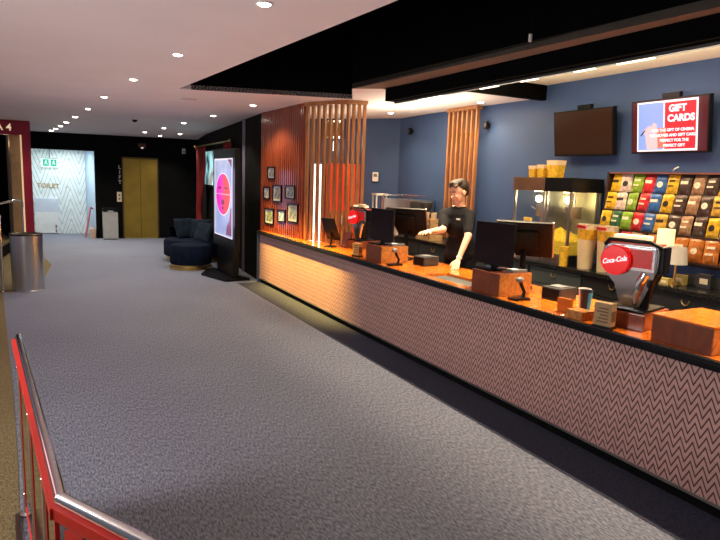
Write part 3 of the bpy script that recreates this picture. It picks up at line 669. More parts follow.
k_ = 0
for r_i in range(3):
    for c_i in range(4):
        m = MB(); z = .475+r_i*.28; x = -.16+c_i*.105
        m.lathe([(.03, 0), (.032, .02), (.032, .13), (.014, .18), (.014, .20), (0, .205)], (x, -.065, z), n=12, M=q)
        colr = [WHITE, YEL, mat('dark_bottle', (.05, .02, .01), .2), mat('orange_bottle', (.8, .3, .03), .3), WHITE, RED][(c_i+r_i) % 6]
        o = m.build('drink_bottle', colr)
        tag(o, '%s bottle standing %s on the %s shelf front of the red drinks cooler' % (['white', 'yellow', 'dark brown', 'orange', 'white', 'red'][(c_i+r_i) % 6], ['first', 'second', 'third', 'fourth', 'fifth', 'sixth'][c_i], ['lowest', 'middle', 'upper'][r_i]), 'bottle', 'bottles in the drinks cooler')
lb = thing('lit_door_panel', 'bright white upright light panel left of the red cooler behind the slats', 'light', (4.2, 9.6, 0))
q = rot45(4.22, 9.62)
m = MB(); m.box((-.13, 0, 0), (.13, .08, 2.07), q); m.build('housing', MAUVE, lb, True)
for xx in (-.065, .065):
    m = MB(); m.box((xx-.04, -.02, .70), (xx+.04, -.001, 2.03), q); m.build('light_tube', mat('white_tube', (1, 1, .95), .5, emit=(1, .95, .85), es=2.6), lb, True)
bf = thing('wall_lantern', 'brass wall light frame with small bulbs high behind the slat screen', 'light', (4.4, 9.8, 2.5))
q = rot45(4.50, 9.64)
m = MB(); m.box((-.2, 0, 2.43), (.2, .04, 2.47), q); m.box((-.2, 0, 2.70), (.2, .04, 2.74), q); m.box((-.2, 0, 2.43), (-.17, .04, 2.74), q); m.box((.17, 0, 2.43), (.2, .04, 2.74), q); m.box((-.17, .03, 2.47), (.17, .045, 2.70), q); m.build('brass_frame', BRASS, bf, True)
for xx in (-.15, -.05, .05, .15):
    for zz in (2.45, 2.72):
        m = MB(); m.ball((xx, -.02, zz), .022, M=q); m.build('bulb', mat('bulb_white', (1, .95, .8), .5, emit=(1, .9, .7), es=5), bf, True)
bf.location.z += .05
ll = MB(); ll.box((.03, -.02, 2.27), (.08, 0, 2.43), q); o = ll.build('wall_light', mat('bulb_white', (1, 1, 1))); tag(o, 'small white upright wall light under the brass light frame', 'light')
lamp('screen_back_lamp', 'POINT', (4.1, 8.8, 2.4), 10, (1, .8, .5), .1)

# ------------------------------------------------------------------ back wall fixings
th = thing('thermostat', 'small white thermostat on the blue wall left of the attendant', 'thermostat', (5.17, 9.1, 1.8))
q = frame((5.13, 9.17, 1.80), (.72, -.69, 0), (0, 0, 1))
m = MB(); m.box((-.05, -.08, 0), (.05, .08, .035), q, bevel=.008); m.build('housing', WHITE, th, True)
m = MB(); m.box((-.03, .0, .035), (.03, .05, .038), q); m.build('display', GREY, th, True)
for (y, z, s_) in ((8.5, 2.55, 'near the far blue corner'), (6.58, 2.53, 'right of the small slat screen')):
    t = thing('wall_speaker', 'small black wall speaker on the blue wall '+s_, 'speaker', (5.38, y, z))
    m = MB(); m.box((-.04, -.035, -.055), (.0, .035, .055), bevel=.01); m.build('cabinet', PLAST, t)
    m = MB(); m.cyl((-.042, 0, 0), (-.039, 0, 0), .025); m.build('grille', DKGREY, t)
    m = MB(); m.box((.0, -.015, -.03), (.04, .015, .03)); m.build('bracket', PLAST, t)
def tvset(y0, y1, z0, z1, lab):
    yc, zc_ = (y0+y1)/2, (z0+z1)/2
    t = thing('wall_television', lab, 'television', (5.30, yc, zc_)); t.rotation_euler = (0, R(-8), 0)
    w_, h_ = (y1-y0)/2, (z1-z0)/2
    m = MB(); m.box((-.03, -w_, -h_), (.03, w_, h_), bevel=.006); m.build('housing', PLAST, t)
    m = MB(); m.box((.03, -.12, -.1), (.09, .12, .12)); m.build('wall_bracket', PLAST, t)
    MB().box((.0, -.09, h_), (.05, .09, h_+.05), bevel=.005).build('sensor_box', PLAST, t)
    return t, w_, h_
t, w_, h_ = tvset(4.42, 5.24, 2.14, 2.64, 'switched off dark brown television on the blue wall')
m = MB(); m.box((-.034, -w_+.015, -h_+.02), (-.03, w_-.015, h_-.015)); m.build('screen', mat('brown_screen', (.018, .007, .003), .35, emit=(.06, .024, .01), es=.25, spec=.2), t)
t, w_, h_ = tvset(3.40, 4.20, 2.15, 2.66, 'lit television on the blue wall reading GIFT CARDS')
TX = -.034
def tq(name, y0, y1, z0, z1, m_, x=TX, par=None): return MB().box((x-.001, y0, z0), (x, y1, z1)).build(name, m_, par or t)
scr_ = MB().box((-.033, -w_+.012, -h_+.014), (-.03, w_-.012, h_-.012)).build('screen', mat('tv_dark_red', (.10, .005, .01), .4, emit=(.14, .005, .012), es=.6), t)
LB = mat('tv_light_blue', (.3, .45, .95), .5, emit=(.32, .45, .98), es=.95); TR = mat('tv_red', (.8, .01, .02), .5, emit=(.9, .008, .02), es=.95); TW = mat('tv_white', (1, 1, 1), .5, emit=(1, .95, .98), es=1.15)
yl, yr = .33, -.30          # picture spans left (+y) to right (-y)
zb, zt_ = -h_+.02, h_-.02
tq('picture_border', yr, yl, zb, zt_, TW, -.034, scr_)
tq('picture_left', .045, yl-.015, zb+.015, zt_-.015, LB, -.0355, scr_)
tq('picture_right', yr+.018, .03, zb+.02, zt_-.02, TR, -.0355, scr_)
m = MB()
PE = mat('tv_peach', (.9, .45, .35), .5, emit=(.95, .48, .40), es=.95)
m._add([(-.037, .22, zb+.02), (-.037, .10, zb+.02), (-.037, .09, zb+.17), (-.037, .24, zb+.17)], [(0, 1, 2, 3)])
for yy, zz, rr in ((.23, .19, .03), (.19, .21, .035), (.14, .20, .035), (.10, .18, .03), (.14, .24, .028)): disc_poly(m, -.037, yy, zb+zz, rr, rr, 0, 2*PI, 16)
m.build('popcorn_picture', mat('tv_pale_peach', (.8, .6, .6), .5, emit=(.85, .62, .62), es=.95), scr_)
m = MB(); m._add([(-.038, .10, zb+.03), (-.038, .02, zb+.03), (-.038, .01, zb+.22), (-.038, .11, zb+.22)], [(0, 1, 2, 3)]); m.build('cup_picture', mat('tv_orange', (.95, .2, .12), .5, emit=(.98, .2, .12), es=.95), scr_)
m = MB(); m._add([(-.038, .29, zb+.16), (-.038, .24, zb+.21), (-.038, .235, zb+.20), (-.038, .285, zb+.145)], [(0, 1, 2, 3)]); m.build('straw_picture', PLAST, scr_)
TM = lambda y, z: frame((-.038, y, z), (0, -1, 0), (0, 0, 1))
text('headline', 'GIFT', .085, TM(-.10, .155), TW, scr_, bold=.004, ext=.0008, sx=1.0); text('headline', 'CARDS', .085, TM(-.135, .065), TW, scr_, bold=.004, ext=.0008, sx=1.0)
for i, s_ in enumerate(('GIVE THE GIFT OF CINEMA', 'THE MOVIES AND GIFT CARD', 'PERFECT FOR THE', 'PERFECT GIFT')):
    text('small_lettering', s_, .036, TM(-.05-(.02 if i > 1 else 0), -.04-i*.048), TW, scr_, bold=.0015, ext=.0008)
lamp('tv_glow', 'AREA', (5.2, 3.8, 2.4), 1.5, (1, .5, .6), .6, (0, -PI/2, 0))

# small pendant sensor in void
t = thing('pendant_sensor', 'tiny pale sensor hanging inside the black ceiling opening', 'sensor', (3.3, 3.6, 2.9))
m = MB(); m.tube([(0, 0, 0), (0, 0, 1.0)], .003); m.build('cord', PLAST, t)
m = MB(); m.lathe([(0, -.04), (.014, -.03), (.014, .02), (0, .03)]); m.build('head', WHITE, t)

# ------------------------------------------------------------------ popcorn machines
def popmachine(y0, y1, x0, lab, tint, topm):
    t = thing('popcorn_machine', lab, 'popcorn machine', ((x0+5.35)/2, (y0+y1)/2, .92)); yc = (y0+y1)/2
    m = MB(); m.box((x0, y0, .921), (5.36, y1, 1.02), bevel=.006); m.build('base', STEEL, t, True)
    m = MB(); m.box((x0-.02, y0-.008, 1.69), (5.37, y1+.008, 1.84), bevel=.008); m.build('top', topm, t, True)
    for yy in (y0, y1-.025):
        for xx in (x0, 5.335):
            m = MB(); m.box((xx, yy, 1.02), (xx+.025, yy+.025, 1.69)); m.build('corner_post', STEEL, t, True)
    m = MB(); m.box((5.30, y0+.025, 1.02), (5.33, y1-.025, 1.69)); m.build('back_panel', tint, t, True)
    m = MB(); m.box((x0+.005, y0+.028, 1.02), (x0+.011, y1-.028, 1.69)); m.build('front_glass', GLASS, t, True)
    for yy in (y0+.008, y1-.014):
        m = MB(); m.box((x0+.028, yy, 1.02), (5.335, yy+.006, 1.69)); m.build('side_glass', GLASS, t, True)
    kt = MB().lathe([(.0, 0), (.085, 0), (.09, .01), (.09, .13), (.095, .135)], (x0+.25, yc, 1.40), n=24); kt = kt.build('kettle', STEEL, t, True)
    m = MB(); m.tube([(x0+.25, yc, 1.53), (x0+.25, yc, 1.69)], .012); m.tube([(x0+.25, yc+.10, 1.46), (x0+.25, yc+.2, 1.5)], .008); m.build('kettle_arm', STEEL, kt, True)
    m = MB(); m.cyl((x0+.15, yc, 1.682), (x0+.15, yc, 1.689), .05); m.build('lamp', mat('popcorn_lamp', (1, .9, .6), .5, emit=(1, .8, .4), es=12), t, True)
    lamp('popcorn_lamp', 'POINT', (x0+.16, yc, 1.60), 7, (1, .75, .35), .04)
    return t
pl = popmachine(4.94, 5.42, 4.90, 'left popcorn machine of the pair with brown top', mat('dull_steel_back', (.35, .36, .33), .4, .6, var=.15), mat('bronze_top', (.22, .12, .07), .35, .5, var=.15))
pr_ = popmachine(4.56, 4.92, 4.90, 'right popcorn machine of the pair with black top and full hopper', mat('warm_back_panel', (.62, .60, .42), .35, .3, var=.1), PLAST)
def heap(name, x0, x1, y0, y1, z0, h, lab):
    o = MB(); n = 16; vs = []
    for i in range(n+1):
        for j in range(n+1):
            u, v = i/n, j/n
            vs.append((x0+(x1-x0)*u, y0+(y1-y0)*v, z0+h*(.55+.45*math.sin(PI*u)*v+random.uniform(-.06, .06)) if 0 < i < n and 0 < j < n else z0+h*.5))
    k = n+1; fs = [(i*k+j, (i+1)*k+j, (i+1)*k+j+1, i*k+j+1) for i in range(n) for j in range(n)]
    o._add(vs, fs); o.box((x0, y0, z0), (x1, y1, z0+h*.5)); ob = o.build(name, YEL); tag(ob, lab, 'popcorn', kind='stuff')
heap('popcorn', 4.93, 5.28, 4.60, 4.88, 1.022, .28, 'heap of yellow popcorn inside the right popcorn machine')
m = MB(); m.box((4.98, 5.22, 1.20), (5.02, 5.32, 1.38), bevel=.005); o = m.build('popcorn_scoop_box', mat('yellow_carton', (.85, .5, .08), .5, emit=(1, .6, .1), es=.3, var=.2)); tag(o, 'yellow carton inside the left popcorn machine', 'carton')
m = MB(); m.box((4.965, 5.20, 1.022), (5.04, 5.34, 1.199)); o = m.build('carton_stand', STEELD); tag(o, 'small steel stand under the yellow carton in the left popcorn machine', 'stand')
# cartons on top of the machines
def carton(x, y, z, w_, h, lab, tubm=TUB):
    t = thing('popcorn_carton', lab, 'carton', (x, y, z), 0, 'cartons on top of the popcorn machines')
    a, b = w_*.4, w_*.5
    m = MB(); m._add([(-a, -a, 0), (a, -a, 0), (a, a, 0), (-a, a, 0), (-b, -b, h), (b, -b, h), (b, b, h), (-b, b, h)], ((0,3,2,1),(0,1,5,4),(1,2,6,5),(2,3,7,6),(3,0,4,7),(4,5,6,7)))
    m.build('box', TUBY, t)
    c1 = a+(b-a)*.72+.001; c2 = b+.002
    m = MB(); m._add([(-c1, -c1, h*.72), (c1, -c1, h*.72), (c1, c1, h*.72), (-c1, c1, h*.72), (-c2, -c2, h*1.01), (c2, -c2, h*1.01), (c2, c2, h*1.01), (-c2, c2, h*1.01)], ((0,1,5,4),(1,2,6,5),(2,3,7,6),(3,0,4,7),(4,5,6,7)))
    m.build('cream_rim', TUB, t); return t
carton(5.02, 5.25, 1.841, .095, .13, 'leftmost small yellow popcorn carton on the left machine')
carton(5.02, 5.11, 1.841, .10, .14, 'second small yellow popcorn carton on the left machine')
carton(5.02, 4.92, 1.841, .145, .185, 'large yellow popcorn carton between the two machine tops')
# tubs stacked beside
for i, (x, y, lab) in enumerate(((4.93, 4.33, 'tall cream and yellow stack of popcorn tubs in front of the right machine'), (4.95, 4.10, 'tall cream and yellow stack of popcorn tubs beside the candy rack'))):
    t = thing('popcorn_tub', lab, 'tub', (x, y, .921), 0, 'popcorn tubs on the back worktop')
    MB().lathe([(.072, 0), (.090, .30), (.092, .302)], n=28).build('tub_body', TUB, t)
    MB().lathe([(.090, .30), (.096, .40), (.097, .405), (.085, .405)], n=28).build('printed_band', TUBY, t)
    m = MB(); m.lathe([(.094, .40), (.098, .45), (.099, .455), (.09, .455), (0, .453)], n=28); m.build('clear_lid', mat('lid_plastic', (.75, .65, .5), .2, var=.2, vscale=30), t)
    m = MB(); 
    for k in range(5): m.lathe([(.02, 0), (.02, .002)], (0, 0, 0), n=4, M=frame((-.098, -.045+k*.022, .43), (0, 1, 0), (0, 0, 1)))
    m.build('red_print', RED, t)
t = thing('popcorn_tub', 'small pale yellow tub standing by the right popcorn machine front', 'tub', (4.835, 4.53, .921))
MB().lathe([(.04, 0), (.048, .20), (.05, .205), (.0, .20)], n=24).build('tub_body', TUBY, t)

# ------------------------------------------------------------------ candy rack
rk = thing('candy_rack', 'stepped dark wall rack holding rows of sweet bags', 'rack', (5.35, 3.4, 1.1))
RY0, RY1 = 2.55, 4.43
rows = [(5.33, 1.765), (5.27, 1.585), (5.21, 1.395), (5.15, 1.17)]
for i, (x, z) in enumerate(rows):
    m = MB(); m.box((x-.045, RY0, z-.012), (5.41, RY1, z)); m.box((x-.048, RY0, z-.012), (x-.044, RY1, z+.006)); m.build('shelf', mat('dark_brown_shelf', (.035, .015, .012), .5, var=.2), rk, True)
m = MB(); m.box((5.395, RY0, 1.1), (5.415, RY1, 1.97)); m.build('back_board', mat('dark_brown_shelf', (0, 0, 0)), rk, True)
m = MB(); m.box((5.28, RY1, 1.12), (5.41, RY1+.02, 1.97)); m.build('side_panel', mat('dark_brown_shelf', (0, 0, 0)), rk, True)
m = MB(); m.box((5.29, RY0, 1.955), (5.41, RY1+.02, 1.97)); m.build('top_strip', mat('dusty_rose_strip', (.2, .07, .06), .5, var=.1), rk, True)
bag_cols = {'yellow': (.75, .42, .02), 'pale pink': (.72, .55, .5), 'green': (.22, .38, .03), 'red': (.55, .02, .03), 'blue': (.03, .12, .38), 'dark brown': (.06, .035, .03), 'tan': (.32, .18, .10), 'orange brown': (.42, .13, .02), 'golden': (.6, .36, .05), 'dark green': (.03, .12, .05), 'purple': (.08, .03, .16)}
BM = {}
for k, v in bag_cols.items():
    BM[k] = mat('bag_'+k.replace(' ', '_'), v, .3, var=.45, vscale=22, coat=.3)
accent = mat('bag_pale_print', (.75, .68, .55), .4, var=.3, vscale=30); accd = mat('bag_dark_print', (.03, .02, .02), .4, var=.3, vscale=30)
bag_me = {}
def bag_mesh(w_, h):
    """pillow shaped sweet bag with crimped ends, standing, facing -x"""
    mb = MB(); nx, nz = 8, 10; vs = []
    for s_ in (-1, 1):
        for j in range(nz+1):
            for i in range(nx+1):
                u, v = i/nx*2-1, j/nz*2-1
                th = .024*max(0, (1-u**4))**.5*max(0, (1-abs(v)**3.2))**.6
                ed = 1-.05*math.sin((v+1)*PI/2)*1.0
                vs.append((s_*th, u*w_/2*ed, (v+1)*h/2))
    k = nx+1; n1 = k*(nz+1); fs = []
    for b_ in (0, n1):
        for j in range(nz):
            for i in range(nx): fs.append((b_+j*k+i, b_+j*k+i+1, b_+(j+1)*k+i+1, b_+(j+1)*k+i))
    mb._add(vs, fs); mb.smooth = True; return mb
seq = [['yellow', 'pale pink', 'green', 'red', 'blue', 'yellow', 'dark brown', 'tan', 'dark brown', 'golden', 'tan', 'red', 'green'],
       ['yellow', 'pale pink', 'green', 'red', 'blue', 'yellow', 'dark brown', 'tan', 'dark brown', 'golden', 'tan', 'red', 'blue'],
       ['yellow', 'dark green', 'green', 'red', 'blue', 'golden', 'dark brown', 'tan', 'dark brown', 'yellow', 'tan', 'red', 'blue'],
       ['purple', 'purple', 'red', 'tan', 'orange brown', 'orange brown', 'orange brown', 'orange brown', 'orange brown', 'orange brown', 'orange brown', 'orange brown']]
ordn = ['first', 'second', 'third', 'fourth', 'fifth', 'sixth', 'seventh', 'eighth', 'ninth', 'tenth', 'eleventh', 'twelfth', 'thirteenth']
rown = ['top', 'second', 'third', 'bottom']
for ri, sq in enumerate(seq):
    x, z = rows[ri]; n = len(sq); hgt = (.188, .186, .192, .222)[ri]
    pitch = .128 if ri < 3 else .15
    y = RY1-.07
    for ci, cn in enumerate(sq):
        wd = pitch*1.0 if ri < 3 else .145
        yy = y-ci*pitch
        if yy < 2.62 or yy < RY0+.05: break
        t = thing('sweet_bag', '%s sweet bag, %s from the left in the %s row of the candy rack' % (cn, ordn[ci], rown[ri]), 'sweet bag', (x-.018, yy, z+.002), 0, 'sweet bags on the candy rack')
        t.rotation_euler = (R(random.uniform(-3, 3)), R(12), R(random.uniform(-8, 8)))
        key = (ri >= 3, cn)
        if key not in bag_me:
            bb = bag_mesh(wd, hgt).build('bag_body', BM[cn], t); bag_me[key] = bb
        else:
            bb = bag_me[key].copy(); COL.objects.link(bb); bb.parent = t
        m = MB(); am = accd if cn in ('yellow', 'golden', 'pale pink') else accent
        kind = (ci+ri*2) % 3
        if kind == 0: m.box((-.0265, -wd*.30, hgt*.50), (-.024, wd*.30, hgt*.66))
        elif kind == 1: m.lathe([(.030, 0), (.030, .002), (0, .003)], n=16, M=frame((-.0245, 0, hgt*.45), (0, -1, 0), (0, 0, 1)))
        else:
            m.box((-.0265, -wd*.28, hgt*.60), (-.024, wd*.22, hgt*.70)); m.box((-.0265, -wd*.2, hgt*.35), (-.024, wd*.28, hgt*.43))
        m.build('printed_label', am, t)
# white cable clip above the rack
t = thing('wall_hook', 'small white hook on the blue wall above the candy rack', 'hook', (5.41, 3.75, 2.0))
m = MB(); m.tube([(-.01, .03, -.015), (-.04, .0, .0), (-.03, -.03, .02)], .008); m.build('hook', WHITE, t)

# lamps and small boxes on back worktop
def table_lamp(x, y, z0, h, r0, r1, m_, lab, sq=False):
    t = thing('table_lamp', lab, 'lamp', (x, y, .921))
    MB().lathe([(.05, 0), (.05, .012), (.012, .02), (.010, z0)], n=20).build('stand', BRASS, t)
    MB().lathe([(r0, z0), (r1, z0+h), (r1-.004, z0+h), (r0-.004, z0)], n=28).build('lamp_shade', m_, t)
table_lamp(4.98, 3.49, .28, .20, .075, .072, SHADE, 'cream glowing drum lamp shade behind the near soda fountain')
table_lamp(4.90, 3.31, .19, .15, .09, .075, GSHADE, 'pale grey lamp shade right of the glowing lamp')
for (x, y, h, w_, lab) in ((5.0, 3.32, .09, .10, 'small yellow card box right of the grey lamp shade'), (4.86, 3.36, .06, .085, 'lower yellow card box in front of the grey lamp shade'), (5.05, 3.12, .12, .12, 'small dark stand with card on the back worktop at the right')):
    t = thing('card_box', lab, 'box', (x, y, .921), 0)
    MB().box((-.03, -w_/2, 0), (.03, w_/2, h), bevel=.003).build('carton', mat('dull_yellow_card', (.45, .36, .10), .6, var=.2) if h < .1 else DKGREY, t)
    MB().box((-.032, -w_*.3, h*.3), (-.030, w_*.3, h*.7)).build('card_label', CREAM, t)
# chocolate trays in low rack
t = thing('display_tray', 'dark low display tray on the back worktop below the sweet bags', 'tray', (5.2, 3.0, .921))
MB().box((-.08, -.35, 0), (.08, .35, .05)).box((-.08, -.35, .05), (-.07, .35, .09)).build('tray', DKGREY, t)

# ------------------------------------------------------------------ coffee machine etc. far back counter
cm = thing('coffee_machine', 'stainless steel coffee machine on the back worktop at the far blue corner', 'coffee machine', (5.1, 8.1, .92))
m = MB(); m.box((4.92, 7.72, 1.28), (5.38, 8.55, 1.46), bevel=.015); m.build('body', STEEL, cm, True)
m = MB(); m.box((5.10, 7.75, .96), (5.38, 8.52, 1.28)); m.build('back_panel', DKGREY, cm, True)
m = MB(); m.box((4.88, 7.72, .93), (5.38, 8.55, 1.0), bevel=.008); m.build('drip_tray', STEEL, cm, True)
m = MB(); m.tube([(4.93, 7.74, 1.46), (4.93, 7.74, 1.52), (4.93, 8.53, 1.52), (4.93, 8.53, 1.46)], .008); m.tube([(4.93, 7.74, 1.52), (5.36, 7.74, 1.52), (5.36, 8.53, 1.52), (4.93, 8.53, 1.52)], .008); m.build('cup_rail', CHROME, cm, True)
for yy in (7.95, 8.32):
    m = MB(); m.cyl((5.0, yy, 1.20), (5.0, yy, 1.28), .04); m.tube([(4.99, yy, 1.20), (4.84, yy, 1.19)], .014); m.build('group_head', CHROME, cm, True)
m = MB(); m.tube([(4.95, 7.78, 1.28), (4.90, 7.78, 1.22), (4.92, 7.78, 1.05)], .006); m.build('steam_wand', CHROME, cm, True)
fr = thing('pastry_case', 'white framed glass display case left of the coffee machine', 'display case', (5.0, 8.62, .92))
fr = fr
m = MB()
for yy in (8.60, 8.72):
    for xx in (4.84, 5.02): m.box((xx, yy, .92), (xx+.02, yy+.02, 1.50))
m.box((4.83, 8.58, 1.50), (5.05, 8.75, 1.53)); m.box((4.83, 8.58, .921), (5.05, 8.75, .96)); m.build('frame', WHITE, fr, True)
m = MB(); m.box((4.85, 8.62, 1.2), (5.02, 8.72, 1.215)); m.build('shelf', STEEL, fr, True)
gr = thing('coffee_grinder', 'tall black grinder beside the attendant on the back worktop', 'grinder', (5.08, 7.50, .92))
MB().box((-.10, -.10, 0), (.10, .10, .36), bevel=.02).build('body', PLAST, gr)
MB().lathe([(.05, .36), (.09, .46), (.095, .52), (.08, .53), (0, .53)], n=24).build('hopper', DKGREY, gr)
MB().tube([(-.10, 0, .2), (-.17, 0, .19)], .012).build('spout', CHROME, gr)
sh = thing('wooden_crate', 'pale slatted wooden crate on the back worktop beside the attendant', 'crate', (4.95, 7.2, .921))
m = MB()
for k in range(4): m.box((-.12, -.17, .02+k*.075), (-.105, .17, .075+k*.075)); m.box((.105, -.17, .02+k*.075), (.12, .17, .075+k*.075)); m.box((-.12, -.17, .02+k*.075), (.12, -.155, .075+k*.075)); m.box((-.12, .155, .02+k*.075), (.12, .17, .075+k*.075))
m.box((-.12, -.17, 0), (.12, .17, .02)); m.build('slatted_box', wood('pale_crate_wood', (.5, .30, .12), (.7, .48, .24), .5, (3, 3, 3), 1, 3, 0), sh)
for i, (x, y) in enumerate(((4.93, 7.26), (4.96, 7.12))):
    t = thing('paper_cup', '%s paper cup stack standing in the pale wooden crate' % ('left' if i == 0 else 'right'), 'cup', (x, y, .945), 0, 'cups in the wooden crate')
    MB().lathe([(.032, 0), (.042, .36), (.045, .365), (.0, .36)], n=20).build('cup_stack', CREAM, t)
# tall wall shelf thing behind far machine: stacked lids
t = thing('lid_stack', 'stack of cream lids on the far soda fountain', 'lids', (3.74, 7.02, 1.435))
for k in range(3): MB().lathe([(.05, k*.014), (.055, k*.014+.004), (.05, k*.014+.012), (0, k*.014+.012)], n=20).build('lid', CREAM, t)

# ------------------------------------------------------------------ till stations
def station(ox, oy, first=None):
    pass
def till(name_suffix, X, Y, near):
    """X,Y = near front corner of the riser box"""
    w1 = 'near' if near else 'far'
    bx = thing('riser_box', 'wooden riser box with lighter lit burl side under the %s till screens' % w1, 'box', (X+.18, Y+.17, .89))
    m = MB(); m.box((X, Y, .891), (X+.35, Y+.35, 1.076), bevel=.003); m.build('box_body', BOXD, bx, True)
    m = MB(); m.box((X+.004, Y-.004, .893), (X+.346, Y, 1.074)); m.build('lit_burl_face', BOXL, bx, True)  # lit side of the box: its brightness is put into a lighter wood
    # customer facing monitor
    mo = thing('customer_monitor', 'dark flat customer monitor on the %s riser box' % w1, 'monitor', (X+.14, Y+.27, 1.077))
    m = MB(); m.box((-.10, -.11, 0), (.08, .11, .012), bevel=.004); m.build('base', PLAST, mo)
    m = MB(); m.box((.02, -.03, .01), (.045, .03, .18)); m.build('stand', PLAST, mo)
    m = MB(); m.box((-.012, -.225, .035), (.02, .225, .40), bevel=.004, M=Euler((0, R(3), 0)).to_matrix().to_4x4()); m.build('housing', PLAST, mo)
    m = MB(); m.box((-.0145, -.215, .048), (-.012, .215, .392), M=Euler((0, R(3), 0)).to_matrix().to_4x4()); m.build('screen', SCRN, mo)
    mo.rotation_euler = (0, 0, R(4))
    # operator screen, seen from the back
    op = thing('till_screen', 'black touch till screen tilted towards the attendant at the %s till' % w1, 'till', (X+.48, Y+.26, .891))
    m = MB(); m.box((-.08, -.09, 0), (.09, .09, .02), bevel=.005); m.build('base', PLAST, op)
    m = MB(); m.tube([(0, 0, .02), (-.02, 0, .16), (0, 0, .34)], .025); m.build('neck', PLAST, op)
    M = Matrix.Translation((0, 0, .44)) @ Euler((0, R(-22), R(0))).to_matrix().to_4x4()
    m = MB(); m.box((-.02, -.24, -.16), (.015, .24, .17), M, bevel=.008); m.box((-.045, -.12, -.09), (-.02, .12, .09), M, bevel=.01); m.build('housing', PLAST, op)
    m = MB(); m.box((.015, -.225, -.145), (.018, .225, .155), M); m.build('screen', mat('till_display', (.05, .07, .1), .2, emit=(.3, .4, .5), es=.3), op)
    m = MB(); m.box((.0, -.248, -.165), (.02, -.238, .17), M); m.build('silver_edge', STEELD, op)
    op.rotation_euler = (0, 0, R(38))
    # receipt
    t = thing('receipt_card', 'white card clipped behind the %s customer monitor' % w1, 'card', (X+.28, Y+.20, 1.19))
    m = MB(); m.box((-.002, -.045, -.02), (.002, .045, .14), M=Euler((R(-28), 0, R(50))).to_matrix().to_4x4()); m.build('card', mat('grey_white_card', (.55, .53, .48), .6, var=.1), t)
    m = MB(); m.cyl((0, 0, -.11), (0, 0, .0), .006); m.build('clip_stem', CHROME, t)
    # keyboard / cables on box
    t = thing('card_terminal', 'pale card terminal lying on the %s riser box' % w1, 'card terminal', (X+.24, Y+.07, 1.077))
    m = MB(); m.box((-.08, -.045, 0), (.08, .045, .025), bevel=.006); m.build('body', GREY, t)
    m = MB(); m.box((-.07, -.035, .025), (-.01, .035, .028)); m.build('display', WHITE, t)
    m = MB()
    for a in range(3):
        for b in range(3): m.box((.005+a*.022, -.03+b*.022, .025), (.02+a*.022, -.015+b*.022, .029))
    m.build('keypad', PLAST, t)
    # scanner
    sc = thing('barcode_scanner', 'black barcode scanner on a curved stand in front of the %s riser box' % w1, 'scanner', (X+.09, Y-.14, .891))
    m = MB(); m.prism([(-.075, -.045), (.075, -.055), (.085, 0), (.075, .055), (-.075, .045), (-.085, 0)], 0, .018); m.build('base', PLAST, sc)
    m = MB(); m.tube([(.045, 0, .015), (.055, 0, .06), (.03, 0, .10), (.01, 0, .135)], [.016, .014, .014, .016]); m.build('stand', PLAST, sc)
    m = MB(); m.ball((-.0, 0, .160), .032, sc=(1.2, .9, .75)); m.build('head', GREY, sc)
    # printer
    pr = thing('receipt_printer', 'boxy dark grey receipt printer right of the %s till' % w1, 'printer', (X+.44, Y-.22, .891), R(8))
    m = MB(); m.box((-.10, -.09, 0), (.12, .09, .10), bevel=.01); m.build('body', DKGREY, pr)
    m = MB(); m.box((-.104, -.08, .01), (-.10, .08, .09)); m.build('front_cover', PLAST, pr)
    m = MB(); m.box((-.06, -.06, .10), (.06, .06, .108), bevel=.003); m.build('lid', GREY, pr)
till('a', 3.26, 3.71, True)
till('b', 3.27, 5.66, False)

